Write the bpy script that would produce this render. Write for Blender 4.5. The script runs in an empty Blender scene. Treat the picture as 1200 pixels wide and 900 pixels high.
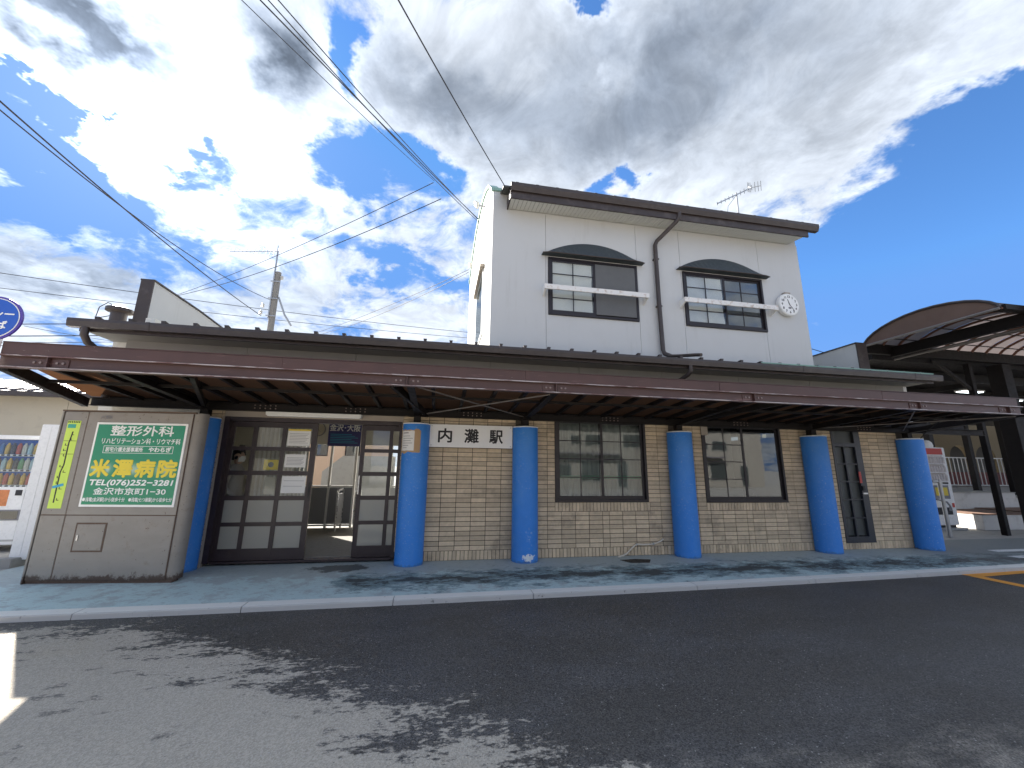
import bpy, bmesh, math, random
from mathutils import Vector, Matrix
random.seed(7)
S = bpy.context.scene
COL = S.collection
PI = math.pi

# ------------------------------------------------------------------ camera, sky, sun, exposure
CAM_POS = (-0.284, -7.242, 1.6)
YAW, PITCH, ROLL, FPX = 0.177, 0.208, 0.013, 461.98
cam = bpy.data.cameras.new('camera')
cam.sensor_width = 36.0
cam.lens = 36.0 * FPX / 1200.0
cam.clip_start, cam.clip_end = 0.05, 5000.0
camo = bpy.data.objects.new('camera', cam)
COL.objects.link(camo)
cf = Vector((math.sin(YAW) * math.cos(PITCH), math.cos(YAW) * math.cos(PITCH), math.sin(PITCH)))
cr0 = Vector((math.cos(YAW), -math.sin(YAW), 0))
cu0 = cr0.cross(cf)
cr = cr0 * math.cos(ROLL) + cu0 * math.sin(ROLL)
cu = -cr0 * math.sin(ROLL) + cu0 * math.cos(ROLL)
mw = Matrix.Identity(4)
for i in range(3):
    mw[i][0], mw[i][1], mw[i][2], mw[i][3] = cr[i], cu[i], -cf[i], CAM_POS[i]
camo.matrix_world = mw
S.camera = camo

SUN_EL, SUN_AZ = 32.0, -40.0          # azimuth measured from +Y towards +X
sun_dir = Vector((math.cos(math.radians(SUN_EL)) * math.sin(math.radians(SUN_AZ)),
                  math.cos(math.radians(SUN_EL)) * math.cos(math.radians(SUN_AZ)), math.sin(math.radians(SUN_EL))))
sun = bpy.data.lights.new('sun', 'SUN')
sun.energy = 5.0
sun.angle = math.radians(0.6)
sun.color = (1.0, 0.94, 0.85)
suno = bpy.data.objects.new('sun', sun)
COL.objects.link(suno)
suno.rotation_euler = sun_dir.to_track_quat('Z', 'Y').to_euler()
S.view_settings.view_transform = 'Standard'
S.view_settings.look = 'None'
S.view_settings.exposure = 1.9
S.view_settings.gamma = 1.0
S.cycles.max_bounces = 8
S.cycles.transparent_max_bounces = 12
S.cycles.caustics_reflective = False
S.cycles.caustics_refractive = False
S.cycles.sample_clamp_indirect = 6.0
S.cycles.use_denoising = True


class NT:
    """small node-tree helper"""
    def __init__(self, tree):
        self.t = tree
        self.n = tree.nodes
        self.l = tree.links

    def new(self, typ, **kw):
        n = self.n.new(typ)
        for k, v in kw.items():
            setattr(n, k, v)
        return n

    def put(self, sock, v):
        if isinstance(v, bpy.types.NodeSocket):
            self.l.new(v, sock)
        elif v is not None:
            if hasattr(sock, 'default_value'):
                try:
                    sock.default_value = v
                except Exception:
                    sock.default_value = tuple(v) + (1.0,)

    def math(self, op, a, b=None, c=None, clamp=False):
        n = self.new('ShaderNodeMath', operation=op, use_clamp=clamp)
        self.put(n.inputs[0], a)
        if b is not None:
            self.put(n.inputs[1], b)
        if c is not None:
            self.put(n.inputs[2], c)
        return n.outputs[0]

    def vmath(self, op, a, b=None, scale=None):
        n = self.new('ShaderNodeVectorMath', operation=op)
        self.put(n.inputs[0], a)
        if b is not None:
            self.put(n.inputs[1], b)
        if scale is not None:
            self.put(n.inputs['Scale'], scale)
        return n.outputs['Value'] if op in ('DOT_PRODUCT', 'LENGTH', 'DISTANCE') else n.outputs[0]

    def noise(self, vec, scale, detail=4.0, rough=0.5, dist=0.0, color=False, lac=2.0):
        n = self.new('ShaderNodeTexNoise')
        if vec is not None:
            self.l.new(vec, n.inputs['Vector'])
        n.inputs['Scale'].default_value = scale
        n.inputs['Detail'].default_value = detail
        n.inputs['Roughness'].default_value = rough
        n.inputs['Distortion'].default_value = dist
        n.inputs['Lacunarity'].default_value = lac
        return n.outputs['Color' if color else 'Fac']

    def smooth(self, v, lo, hi, a=0.0, b=1.0):
        n = self.new('ShaderNodeMapRange', interpolation_type='SMOOTHSTEP')
        self.put(n.inputs['Value'], v)
        n.inputs['From Min'].default_value = lo
        n.inputs['From Max'].default_value = hi
        n.inputs['To Min'].default_value = a
        n.inputs['To Max'].default_value = b
        return n.outputs['Result']

    def mix(self, f, a, b, blend='MIX'):
        n = self.new('ShaderNodeMix', data_type='RGBA', blend_type=blend)
        self.put(n.inputs['Factor'], f)
        self.put(n.inputs[6], a)
        self.put(n.inputs[7], b)
        return n.outputs[2]

    def scale3(self, vec, s):
        return self.vmath('MULTIPLY', vec, s)


# ---- sky: physical sky with a broken cloud layer
W = bpy.data.worlds.new('World')
S.world = W
W.use_nodes = True
W.node_tree.nodes.clear()
N = NT(W.node_tree)
out = N.new('ShaderNodeOutputWorld')
bg = N.new('ShaderNodeBackground')
bg.inputs['Strength'].default_value = 0.1
N.l.new(bg.outputs[0], out.inputs[0])
sky = N.new('ShaderNodeTexSky')
sky.sky_type = 'NISHITA'
sky.sun_disc = False
sky.sun_elevation = math.radians(SUN_EL)
sky.sun_rotation = math.radians(SUN_AZ)
sky.altitude = 0.0
sky.air_density = 0.8
sky.dust_density = 0.0
sky.ozone_density = 2.5
tc = N.new('ShaderNodeTexCoord')
D = tc.outputs['Generated']
sep = N.new('ShaderNodeSeparateXYZ')
N.l.new(D, sep.inputs[0])
zz = N.math('MAXIMUM', sep.outputs[2], 0.0)
den = N.math('ADD', zz, 0.22)
px_ = N.math('DIVIDE', sep.outputs[0], den)
py_ = N.math('DIVIDE', sep.outputs[1], den)
cmb = N.new('ShaderNodeCombineXYZ')
N.l.new(px_, cmb.inputs[0])
N.l.new(py_, cmb.inputs[1])
cmb.inputs[2].default_value = 3.7
P0 = cmb.outputs[0]
warp = N.vmath('SUBTRACT', N.noise(P0, 1.6, 3, 0.55, color=True), (0.5, 0.5, 0.5))
P1 = N.vmath('ADD', P0, N.vmath('SCALE', warp, scale=0.5))
wd = N.vmath('SUBTRACT', N.noise(P0, 3.2, 6, 0.62, color=True), (0.5, 0.5, 0.5))
DW = N.vmath('ADD', D, N.vmath('SCALE', wd, scale=0.40))


def view_dir(x, y):
    return (cf * 1.0 + cr * ((x - 600) / FPX) - cu * ((y - 450) / FPX)).normalized()


def blob(x, y, rx, ry, ang=0.0):
    """soft patch of the cloud layer around a fixed direction of the sky, 1 inside to 0 outside"""
    c = view_dir(x, y)
    a = math.radians(ang)
    ex = view_dir(x + rx * math.cos(a), y + rx * math.sin(a)) - c
    ey = view_dir(x - ry * math.sin(a), y + ry * math.cos(a)) - c
    u = N.vmath('DOT_PRODUCT', DW, tuple(ex / ex.length_squared))
    v = N.vmath('DOT_PRODUCT', DW, tuple(ey / ey.length_squared))
    u = N.math('SUBTRACT', u, c.dot(ex) / ex.length_squared)
    v = N.math('SUBTRACT', v, c.dot(ey) / ey.length_squared)
    r2 = N.math('ADD', N.math('MULTIPLY', u, u), N.math('MULTIPLY', v, v))
    front = N.math('GREATER_THAN', N.vmath('DOT_PRODUCT', D, tuple(c)), 0.2)
    g = N.math('POWER', math.e, N.math('MULTIPLY', r2, -1.0))
    return N.math('MULTIPLY', g, front)


def total(items):
    acc = None
    for w, b in items:
        t = N.math('MULTIPLY', blob(*b), w)
        acc = t if acc is None else N.math('ADD', acc, t)
    return acc


# (weight, (x, y, rx, ry, angle)) in the photograph's view, held as sky directions
COVER = [(.52, (185, 130, 180, 85, 40)), (.50, (700, 110, 300, 120, 5)), (.45, (900, 40, 190, 90, -15)),
         (.45, (330, 80, 60, 100, -25)), (.45, (60, 5, 150, 50, 8)), (-.10, (140, 290, 220, 70, 20)), (-.05, (380, 320, 160, 50, 15)), (.35, (520, 70, 110, 90, 0)),
         (.42, (640, 210, 90, 40, 10)), (.40, (850, 200, 100, 40, 20)), (.35, (1000, 110, 90, 40, -60)), (.28, (940, 247, 32, 12, 0)), (.42, (1133, 264, 18, 8, 0)), (.35, (1040, 20, 200, 50, -20)), (.16, (60, 320, 160, 40, 10)),
         (-1.0, (1130, 280, 190, 150, -20)), (-.7, (1010, 400, 130, 80, 0)), (-.8, (1190, 130, 100, 60, -20)), (-.85, (440, 70, 40, 40, 30)), (-.60, (405, 205, 60, 30, 20)), (-.8, (490, 195, 60, 34, 10)),
         (-.8, (40, 175, 55, 30, 40)), (-.85, (15, 95, 30, 26, 30)), (-.6, (225, 175, 50, 22, 45)), (-.95, (718, 205, 30, 36, 0)), (-.7, (135, 250, 60, 20, 35)),
         (-.75, (685, 22, 40, 18, 20)), (-.5, (50, 225, 60, 22, 35)), (-.4, (590, 160, 22, 24, 0)), (-.35, (370, 265, 80, 22, 25)), (-.35, (470, 320, 60, 20, 20)), (-.3, (250, 215, 60, 18, 40))]
DARK = [(1.15, (50, 8, 140, 44, 10)), (1.0, (330, 85, 36, 70, -25)), (.40, (545, 110, 60, 45, 0)), (.42, (700, 120, 240, 80, 0)),
        (.40, (850, 60, 150, 60, 0)), (.35, (420, 20, 120, 25, 10)), (.25, (60, 315, 130, 40, 10)), (.35, (130, 175, 40, 14, 20)), (.30, (250, 345, 150, 40, 0)), (.34, (90, 300, 190, 70, 15)), (.25, (440, 300, 120, 60, 10))]
fb1 = N.noise(P1, 2.3, 12, 0.62)
fb2 = N.noise(P1, 7.0, 10, 0.64)
fb3 = N.noise(P1, 20.0, 6, 0.6)
fb = N.math('ADD', N.math('MULTIPLY', N.math('SUBTRACT', fb1, 0.5), 1.5), N.math('MULTIPLY', N.math('SUBTRACT', fb2, 0.5), 0.85))
cov = N.math('ADD', N.math('ADD', fb, 0.12), total(COVER))
alpha = N.smooth(cov, -0.08, 0.26)
# bright thin edges, grey thick bodies, blazing next to the sun
thick = N.smooth(cov, 0.20, 0.80)
shade = N.math('SUBTRACT', 1.0, N.math('MULTIPLY', thick, 0.22))
dk = N.math('MINIMUM', total(DARK), 1.0)
dk = N.math('MULTIPLY', dk, N.smooth(fb1, 0.30, 0.62, 0.55, 1.1))
shade = N.math('MULTIPLY', shade, N.math('SUBTRACT', 1.0, N.math('MULTIPLY', dk, 0.74)))
det = N.math('ADD', N.math('MULTIPLY', fb2, 0.65), N.math('MULTIPLY', fb3, 0.35))
shade = N.math('MULTIPLY', shade, N.smooth(det, 0.34, 0.66, 0.76, 1.10))
sd = N.vmath('DOT_PRODUCT', D, tuple(view_dir(170, 130)))
glow = N.math('POWER', N.math('MAXIMUM', sd, 0.0), 42.0)
glow2 = N.math('POWER', N.math('MAXIMUM', sd, 0.0), 7.0)
lum = N.math('ADD', N.math('MULTIPLY', glow, 6.0), N.math('MULTIPLY', glow2, 0.25))
lum = N.math('MULTIPLY', N.math('ADD', lum, 3.0), shade)
ccol = N.mix(N.math('MINIMUM', dk, 1.0), (0.90, 0.98, 1.10, 1), (0.74, 0.92, 1.22, 1))
cl = N.vmath('SCALE', ccol, scale=lum)
skyc = N.vmath('MULTIPLY', sky.outputs[0], (0.41, 0.62, 0.79))
skyc = N.vmath('MINIMUM', skyc, (0.46, 1.10, 2.55))
skyc = N.vmath('ADD', skyc, N.vmath('SCALE', (1.0, 1.0, 1.0), scale=N.math('MULTIPLY', glow, 0.5)))
horiz = N.smooth(sep.outputs[2], -0.02, 0.30, 1.0, 0.0)
skyc = N.mix(N.math('MULTIPLY', horiz, 0.25), skyc, (1.9, 2.4, 3.1, 1))
final = N.mix(alpha, skyc, cl)
N.l.new(final, bg.inputs['Color'])

# ------------------------------------------------------------------ materials
M = {}


def mat(name):
    m = bpy.data.materials.new(name)
    m.use_nodes = True
    t = NT(m.node_tree)
    b = m.node_tree.nodes['Principled BSDF']
    return m, t, b


def simple(name, col, rough=0.6, metal=0.0, var=0.12, scale=6.0, bump=0.0, bscale=60.0, dirt=None, dirt_amt=0.0, dirt_scale=3.0, island=0.0, obj_rand=0.0, spec=0.5):
    m, t, b = mat(name)
    tcn = t.new('ShaderNodeTexCoord')
    geo = t.new('ShaderNodeNewGeometry')
    pos = geo.outputs['Position']
    n1 = t.noise(pos, scale, 6, 0.6)
    c = t.mix(n1, tuple(x * (1 - var) for x in col) + (1,), tuple(min(1, x * (1 + var)) for x in col) + (1,))
    if island:
        isl = geo.outputs['Random Per Island']
        c = t.mix(1.0, c, t.smooth(isl, 0, 1, 1 - island, 1 + island), 'MULTIPLY')
    if obj_rand:
        oi = t.new('ShaderNodeObjectInfo')
        c = t.mix(1.0, c, t.smooth(oi.outputs['Random'], 0, 1, 1 - obj_rand, 1 + obj_rand), 'MULTIPLY')
    if dirt:
        n2 = t.noise(pos, dirt_scale, 10, 0.68)
        c = t.mix(t.math('MULTIPLY', t.smooth(n2, 0.50, 0.70), dirt_amt), c, tuple(dirt) + (1,))
    t.l.new(c, b.inputs['Base Color'])
    b.inputs['Roughness'].default_value = rough
    b.inputs['Metallic'].default_value = metal
    b.inputs['Specular IOR Level'].default_value = spec
    r = t.noise(pos, scale * 3, 4, 0.6)
    t.l.new(t.smooth(r, 0.2, 0.8, max(0.03, rough - 0.1), min(1, rough + 0.1)), b.inputs['Roughness'])
    if bump:
        bn = t.new('ShaderNodeBump')
        bn.inputs['Strength'].default_value = bump
        bn.inputs['Distance'].default_value = 0.01
        t.l.new(t.noise(pos, bscale, 5, 0.6), bn.inputs['Height'])
        t.l.new(bn.outputs[0], b.inputs['Normal'])
    M[name] = m
    return m


def glass(name, tint=(0.75, 0.8, 0.8), refl=0.10, rough=0.02, frost=0.0, dif=(0.55, 0.55, 0.52)):
    m = bpy.data.materials.new(name)
    m.use_nodes = True
    t = NT(m.node_tree)
    t.n.clear()
    o = t.new('ShaderNodeOutputMaterial')
    gl = t.new('ShaderNodeBsdfGlossy')
    gl.inputs['Roughness'].default_value = rough
    gl.inputs['Color'].default_value = (0.95, 0.97, 1.0, 1)
    tr = t.new('ShaderNodeBsdfTransparent')
    tr.inputs['Color'].default_value = tuple(tint) + (1,)
    base = tr.outputs[0]
    if frost:
        df = t.new('ShaderNodeBsdfTranslucent')
        df.inputs['Color'].default_value = (0.75, 0.78, 0.76, 1)
        d2 = t.new('ShaderNodeBsdfDiffuse')
        d2.inputs['Color'].default_value = tuple(dif) + (1,)
        ms = t.new('ShaderNodeMixShader')
        ms.inputs[0].default_value = 0.5
        t.l.new(df.outputs[0], ms.inputs[1])
        t.l.new(d2.outputs[0], ms.inputs[2])
        m2 = t.new('ShaderNodeMixShader')
        m2.inputs[0].default_value = frost
        t.l.new(base, m2.inputs[1])
        t.l.new(ms.outputs[0], m2.inputs[2])
        base = m2.outputs[0]
    lw = t.new('ShaderNodeLayerWeight')
    lw.inputs['Blend'].default_value = 0.25
    f = t.math('ADD', t.math('MULTIPLY', lw.outputs['Fresnel'], 0.38), refl, clamp=True)
    geo = t.new('ShaderNodeNewGeometry')
    bn = t.new('ShaderNodeBump')
    bn.inputs['Strength'].default_value = 0.03 if not frost else 0.25
    bn.inputs['Distance'].default_value = 0.02
    t.l.new(t.noise(geo.outputs['Position'], 2.5 if not frost else 90.0, 2, 0.5), bn.inputs['Height'])
    t.l.new(bn.outputs[0], gl.inputs['Normal'])
    mx = t.new('ShaderNodeMixShader')
    t.l.new(f, mx.inputs[0])
    t.l.new(base, mx.inputs[1])
    t.l.new(gl.outputs[0], mx.inputs[2])
    t.l.new(mx.outputs[0], o.inputs[0])
    M[name] = m
    return m


def translucent(name, col, tcol, fac=0.5):
    m = bpy.data.materials.new(name)
    m.use_nodes = True
    t = NT(m.node_tree)
    t.n.clear()
    o = t.new('ShaderNodeOutputMaterial')
    geo = t.new('ShaderNodeNewGeometry')
    n = t.noise(geo.outputs['Position'], 3.0, 6, 0.6)
    d = t.new('ShaderNodeBsdfDiffuse')
    t.l.new(t.mix(n, tuple(c * 0.7 for c in col) + (1,), tuple(c * 1.2 for c in col) + (1,)), d.inputs['Color'])
    tr = t.new('ShaderNodeBsdfTranslucent')
    t.l.new(t.mix(n, tuple(c * 0.8 for c in tcol) + (1,), tuple(min(1, c * 1.1) for c in tcol) + (1,)), tr.inputs['Color'])
    mx = t.new('ShaderNodeMixShader')
    mx.inputs[0].default_value = fac
    t.l.new(d.outputs[0], mx.inputs[1])
    t.l.new(tr.outputs[0], mx.inputs[2])
    t.l.new(mx.outputs[0], o.inputs[0])
    M[name] = m
    return m


def lit(name, col, strength):
    m, t, b = mat(name)
    b.inputs['Base Color'].default_value = tuple(col) + (1,)
    b.inputs['Emission Color'].default_value = tuple(col) + (1,)
    b.inputs['Emission Strength'].default_value = strength
    M[name] = m


simple('brick', (0.61, 0.49, 0.34), 0.7, var=0.22, scale=14, bump=0.25, bscale=120, obj_rand=0.15, dirt=(0.20, 0.16, 0.12), dirt_amt=0.5, dirt_scale=2.2)
simple('brick_small', (0.61, 0.49, 0.34), 0.7, var=0.22, scale=14, bump=0.25, bscale=120, island=0.15, dirt=(0.20, 0.16, 0.12), dirt_amt=0.5, dirt_scale=2.2)
simple('mortar', (0.10, 0.085, 0.07), 0.9, bump=0.3)
simple('white_siding', (0.56, 0.57, 0.572), 0.65, var=0.03, scale=1.2, bump=0.12, bscale=160, dirt=(0.50, 0.50, 0.49), dirt_amt=0.25, dirt_scale=1.3)
def siding_streaks():
    m = M['white_siding']
    t = NT(m.node_tree)
    b = m.node_tree.nodes['Principled BSDF']
    src = b.inputs['Base Color'].links[0].from_socket
    geo = t.new('ShaderNodeNewGeometry')
    p = geo.outputs['Position']
    st_ = t.smooth(t.noise(t.scale3(p, (9.0, 9.0, 0.5)), 1.0, 8, 0.65), 0.52, 0.72)
    pa = t.smooth(t.noise(p, 0.9, 4, 0.6), 0.40, 0.62)
    c = t.mix(t.math('MULTIPLY', t.math('MULTIPLY', st_, pa), 0.28), src, (0.40, 0.40, 0.385, 1))
    t.l.new(c, b.inputs['Base Color'])


siding_streaks()
simple('side_wall', (0.72, 0.71, 0.66), 0.8, var=0.05, scale=2, bump=0.5, bscale=30, dirt=(0.45, 0.43, 0.40), dirt_amt=0.4, dirt_scale=2.5)
simple('grey_siding', (0.30, 0.295, 0.28), 0.75, var=0.06, scale=1.5, bump=0.1, bscale=120, dirt=(0.22, 0.21, 0.19), dirt_amt=0.4, dirt_scale=1.5)
simple('brown_trim', (0.045, 0.033, 0.031), 0.5, var=0.15, scale=3, dirt=(0.13, 0.11, 0.10), dirt_amt=0.4)
simple('gutter_brown', (0.050, 0.038, 0.035), 0.42, var=0.2, scale=2.5, dirt=(0.09, 0.075, 0.068), dirt_amt=0.5, dirt_scale=4)
simple('roof_green', (0.26, 0.44, 0.38), 0.55, var=0.2, scale=4, dirt=(0.30, 0.40, 0.36), dirt_amt=0.5)
simple('roof_dark', (0.06, 0.065, 0.06), 0.5, var=0.2, scale=4)
simple('soffit', (0.62, 0.63, 0.60), 0.6, var=0.04)
simple('awning', (0.042, 0.054, 0.062), 0.6, var=0.08, scale=5, bump=0.05)
simple('sash', (0.022, 0.018, 0.022), 0.4, var=0.2, spec=0.4)
simple('door_metal', (0.030, 0.020, 0.024), 0.42, var=0.2, dirt=(0.08, 0.06, 0.06), dirt_amt=0.3)
simple('dark_door', (0.03, 0.032, 0.04), 0.4, var=0.2)
simple('white_metal', (0.78, 0.78, 0.76), 0.45, var=0.03, dirt=(0.55, 0.50, 0.45), dirt_amt=0.25, dirt_scale=6)
simple('rusty_white', (0.78, 0.77, 0.75), 0.5, var=0.03, dirt=(0.33, 0.17, 0.07), dirt_amt=0.55, dirt_scale=9)
simple('beige_trim', (0.36, 0.31, 0.26), 0.6, var=0.06)
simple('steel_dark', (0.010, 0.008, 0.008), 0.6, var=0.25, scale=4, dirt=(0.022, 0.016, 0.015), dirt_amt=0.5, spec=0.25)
simple('bolt_steel', (0.22, 0.17, 0.16), 0.5, metal=0.3)
simple('galvanised', (0.40, 0.41, 0.42), 0.4, metal=0.6, var=0.1)
simple('rod', (0.20, 0.18, 0.17), 0.5, metal=0.3)
simple('concrete', (0.34, 0.33, 0.31), 0.85, var=0.12, scale=5, bump=0.3, dirt=(0.18, 0.17, 0.15), dirt_amt=0.4)
simple('white_concrete', (0.58, 0.57, 0.55), 0.8, var=0.08, scale=5, bump=0.2, dirt=(0.34, 0.32, 0.30), dirt_amt=0.5)
simple('pole_concrete', (0.24, 0.23, 0.21), 0.85, var=0.1)
simple('paper', (0.80, 0.80, 0.78), 0.7, var=0.03)
simple('cardboard', (0.48, 0.32, 0.18), 0.8, var=0.08)
simple('ink', (0.02, 0.02, 0.025), 0.6, var=0.0)
simple('ink_grey', (0.22, 0.22, 0.24), 0.6, var=0.0)
simple('text_white', (0.85, 0.86, 0.85), 0.5, var=0.0)
simple('text_yellow', (0.78, 0.62, 0.05), 0.5, var=0.03)
simple('sign_white', (0.86, 0.86, 0.85), 0.4, var=0.03, dirt=(0.6, 0.58, 0.55), dirt_amt=0.3)
simple('sign_navy', (0.05, 0.05, 0.20), 0.35, var=0.05)
simple('sign_blue', (0.02, 0.10, 0.50), 0.35, var=0.03)
simple('sign_purple', (0.08, 0.05, 0.35), 0.4, var=0.03)
simple('lime', (0.56, 0.74, 0.11), 0.5, var=0.04)
simple('teal_print', (0.05, 0.36, 0.28), 0.5, var=0.02)
simple('blue_print', (0.05, 0.35, 0.55), 0.5, var=0.02)
simple('yellow_print', (0.72, 0.55, 0.06), 0.5, var=0.03)
simple('red_print', (0.50, 0.06, 0.05), 0.5, var=0.05)
simple('red_dull', (0.16, 0.035, 0.03), 0.6, var=0.2)
simple('pale_goods', (0.62, 0.58, 0.57), 0.5, var=0.3, scale=30)
simple('orange_print', (0.62, 0.22, 0.08), 0.5, var=0.5, scale=16)
simple('cream_curtain', (0.75, 0.73, 0.68), 0.9, var=0.05)
simple('grey_curtain', (0.46, 0.45, 0.42), 0.9, var=0.08)
simple('white_cloth', (0.82, 0.81, 0.78), 0.9, var=0.03)
simple('insect_screen', (0.13, 0.135, 0.14), 0.85, var=0.1, scale=2)
simple('green_band', (0.16, 0.40, 0.22), 0.7)
simple('room_wall', (0.60, 0.57, 0.50), 0.9)
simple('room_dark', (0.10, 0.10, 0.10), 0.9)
simple('room_floor', (0.20, 0.19, 0.17), 0.6, var=0.08)
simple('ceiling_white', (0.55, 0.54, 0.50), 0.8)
simple('steel_bright', (0.50, 0.51, 0.52), 0.3, metal=0.8, var=0.08)
simple('grey_panel', (0.28, 0.29, 0.31), 0.6, var=0.05)
simple('hose', (0.68, 0.62, 0.52), 0.6, var=0.05)
simple('rubber', (0.015, 0.015, 0.016), 0.6, var=0.1)
simple('beige_wall', (0.50, 0.45, 0.36), 0.8, var=0.05, scale=1.5, bump=0.2, dirt=(0.36, 0.32, 0.26), dirt_amt=0.4)
simple('street_wall', (0.26, 0.245, 0.22), 0.8, var=0.12, scale=1.0, obj_rand=0.35)
simple('slate_roof', (0.14, 0.13, 0.15), 0.45, var=0.3, scale=5)
simple('vm_white', (0.78, 0.79, 0.80), 0.3, var=0.02)
simple('peach_wall', (0.58, 0.42, 0.30), 0.8, var=0.05)
simple('ochre_wall', (0.26, 0.21, 0.13), 0.8, var=0.08)
simple('block_top', (0.18, 0.11, 0.08), 0.8, var=0.15)
simple('skin', (0.50, 0.33, 0.25), 0.55, var=0.04)
simple('hair', (0.012, 0.010, 0.010), 0.45, var=0.2)
simple('coat', (0.42, 0.39, 0.37), 0.9, var=0.1, bump=0.2)
simple('trousers', (0.025, 0.027, 0.035), 0.85, var=0.1)
simple('cable', (0.03, 0.03, 0.035), 0.6, var=0.0)
simple('insulator', (0.55, 0.55, 0.52), 0.4)
simple('orange_lamp', (0.75, 0.28, 0.03), 0.4, var=0.03)
simple('vault_rib', (0.16, 0.075, 0.05), 0.5, var=0.15)
simple('vault_sheet', (0.13, 0.08, 0.06), 0.6, var=0.2, scale=2)
glass('glass', (0.74, 0.78, 0.78), 0.045)
glass('glass_dark', (0.42, 0.46, 0.47), 0.09)
glass('glass_clear', (0.90, 0.92, 0.92), 0.03)
glass('frosted', (0.6, 0.62, 0.6), 0.05, 0.25, frost=0.70)
glass('obscured', (0.30, 0.32, 0.32), 0.03, 0.22, frost=0.75, dif=(0.11, 0.125, 0.125))
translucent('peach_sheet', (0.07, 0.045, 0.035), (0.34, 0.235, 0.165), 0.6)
translucent('vault_panel', (0.30, 0.29, 0.30), (0.40, 0.37, 0.37), 0.6)
lit('tube_light', (0.85, 0.97, 1.0), 1.6)
lit('warm_light', (1.0, 0.62, 0.30), 1.2)


def fascia_material():
    m, t, b = mat('fascia_red')
    geo = t.new('ShaderNodeNewGeometry')
    p = geo.outputs['Position']
    ps = t.scale3(p, (1.0, 3.0, 9.0))
    c = t.mix(t.noise(p, 3.0, 8, 0.65), (0.050, 0.024, 0.022, 1), (0.095, 0.046, 0.040, 1))
    c = t.mix(t.smooth(t.noise(ps, 1.8, 8, 0.72), 0.58, 0.74), c, (0.22, 0.13, 0.12, 1))
    c = t.mix(t.smooth(t.noise(ps, 5.0, 8, 0.75), 0.66, 0.72), c, (0.45, 0.42, 0.42, 1))
    t.l.new(c, b.inputs['Base Color'])
    b.inputs['Roughness'].default_value = 0.45
    M['fascia_red'] = m


fascia_material()


def edge_material():
    """worn bare edge of a painted flange"""
    m, t, b = mat('worn_edge')
    geo = t.new('ShaderNodeNewGeometry')
    ps = t.scale3(geo.outputs['Position'], (1.0, 4.0, 8.0))
    c = t.mix(t.smooth(t.noise(ps, 2.6, 8, 0.75), 0.42, 0.58), (0.12, 0.055, 0.05, 1), (0.42, 0.38, 0.38, 1))
    t.l.new(c, b.inputs['Base Color'])
    b.inputs['Roughness'].default_value = 0.45
    M['worn_edge'] = m


edge_material()


def column_material():
    m, t, b = mat('blue_paint')
    geo = t.new('ShaderNodeNewGeometry')
    p = geo.outputs['Position']
    c = t.mix(t.noise(p, 5.0, 6, 0.6), (0.022, 0.20, 0.66, 1), (0.040, 0.26, 0.78, 1))
    oi = t.new('ShaderNodeObjectInfo')
    sp = t.smooth(t.noise(p, 48.0, 3, 0.6), 0.645, 0.68)
    big = t.smooth(t.noise(p, 2.2, 4, 0.6), 0.36, 0.56)
    c = t.mix(t.math('MULTIPLY', t.math('MULTIPLY', sp, big), 0.75), c, (0.45, 0.58, 0.72, 1))
    # flaked paint near the foot of the column beside the nameplate
    sx = t.new('ShaderNodeSeparateXYZ')
    t.l.new(p, sx.inputs[0])
    dx = t.math('SUBTRACT', sx.outputs[0], 1.30)
    dz = t.math('SUBTRACT', sx.outputs[2], 0.09)
    rr = t.math('ADD', t.math('MULTIPLY', t.math('MULTIPLY', dx, dx), 40.0), t.math('MULTIPLY', t.math('MULTIPLY', dz, dz), 110.0))
    fl = t.math('SUBTRACT', t.math('ADD', t.noise(p, 26.0, 6, 0.65), 0.28), t.math('MULTIPLY', rr, 0.42))
    c = t.mix(t.smooth(fl, 0.62, 0.66), c, (0.72, 0.76, 0.80, 1))
    dz2 = t.math('SUBTRACT', sx.outputs[2], 0.45)
    rr2 = t.math('ADD', t.math('MULTIPLY', t.math('MULTIPLY', dx, dx), 60.0), t.math('MULTIPLY', t.math('MULTIPLY', dz2, dz2), 14.0))
    fl2 = t.math('SUBTRACT', t.noise(p, 38.0, 6, 0.7), t.math('MULTIPLY', rr2, 0.25))
    c = t.mix(t.math('MULTIPLY', t.smooth(fl2, 0.53, 0.60), 0.65), c, (0.50, 0.62, 0.76, 1))
    gr = t.math('ADD', t.math('MULTIPLY', sx.outputs[2], -5.0), t.math('ADD', 0.25, t.noise(p, 14.0, 8, 0.7)))
    c = t.mix(t.math('MULTIPLY', t.smooth(gr, 0.50, 0.75), 0.55), c, (0.06, 0.09, 0.13, 1))
    fade = t.smooth(t.noise(t.scale3(p, (1.5, 1.5, 0.8)), 2.0, 8, 0.7), 0.42, 0.64)
    c = t.mix(t.math('MULTIPLY', fade, 0.22), c, (0.10, 0.30, 0.66, 1))
    t.l.new(c, b.inputs['Base Color'])
    b.inputs['Roughness'].default_value = 0.5
    bn = t.new('ShaderNodeBump')
    bn.inputs['Strength'].default_value = 0.35
    bn.inputs['Distance'].default_value = 0.01
    t.l.new(t.noise(p, 55.0, 6, 0.65), bn.inputs['Height'])
    t.l.new(bn.outputs[0], b.inputs['Normal'])
    M['blue_paint'] = m


column_material()


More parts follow.
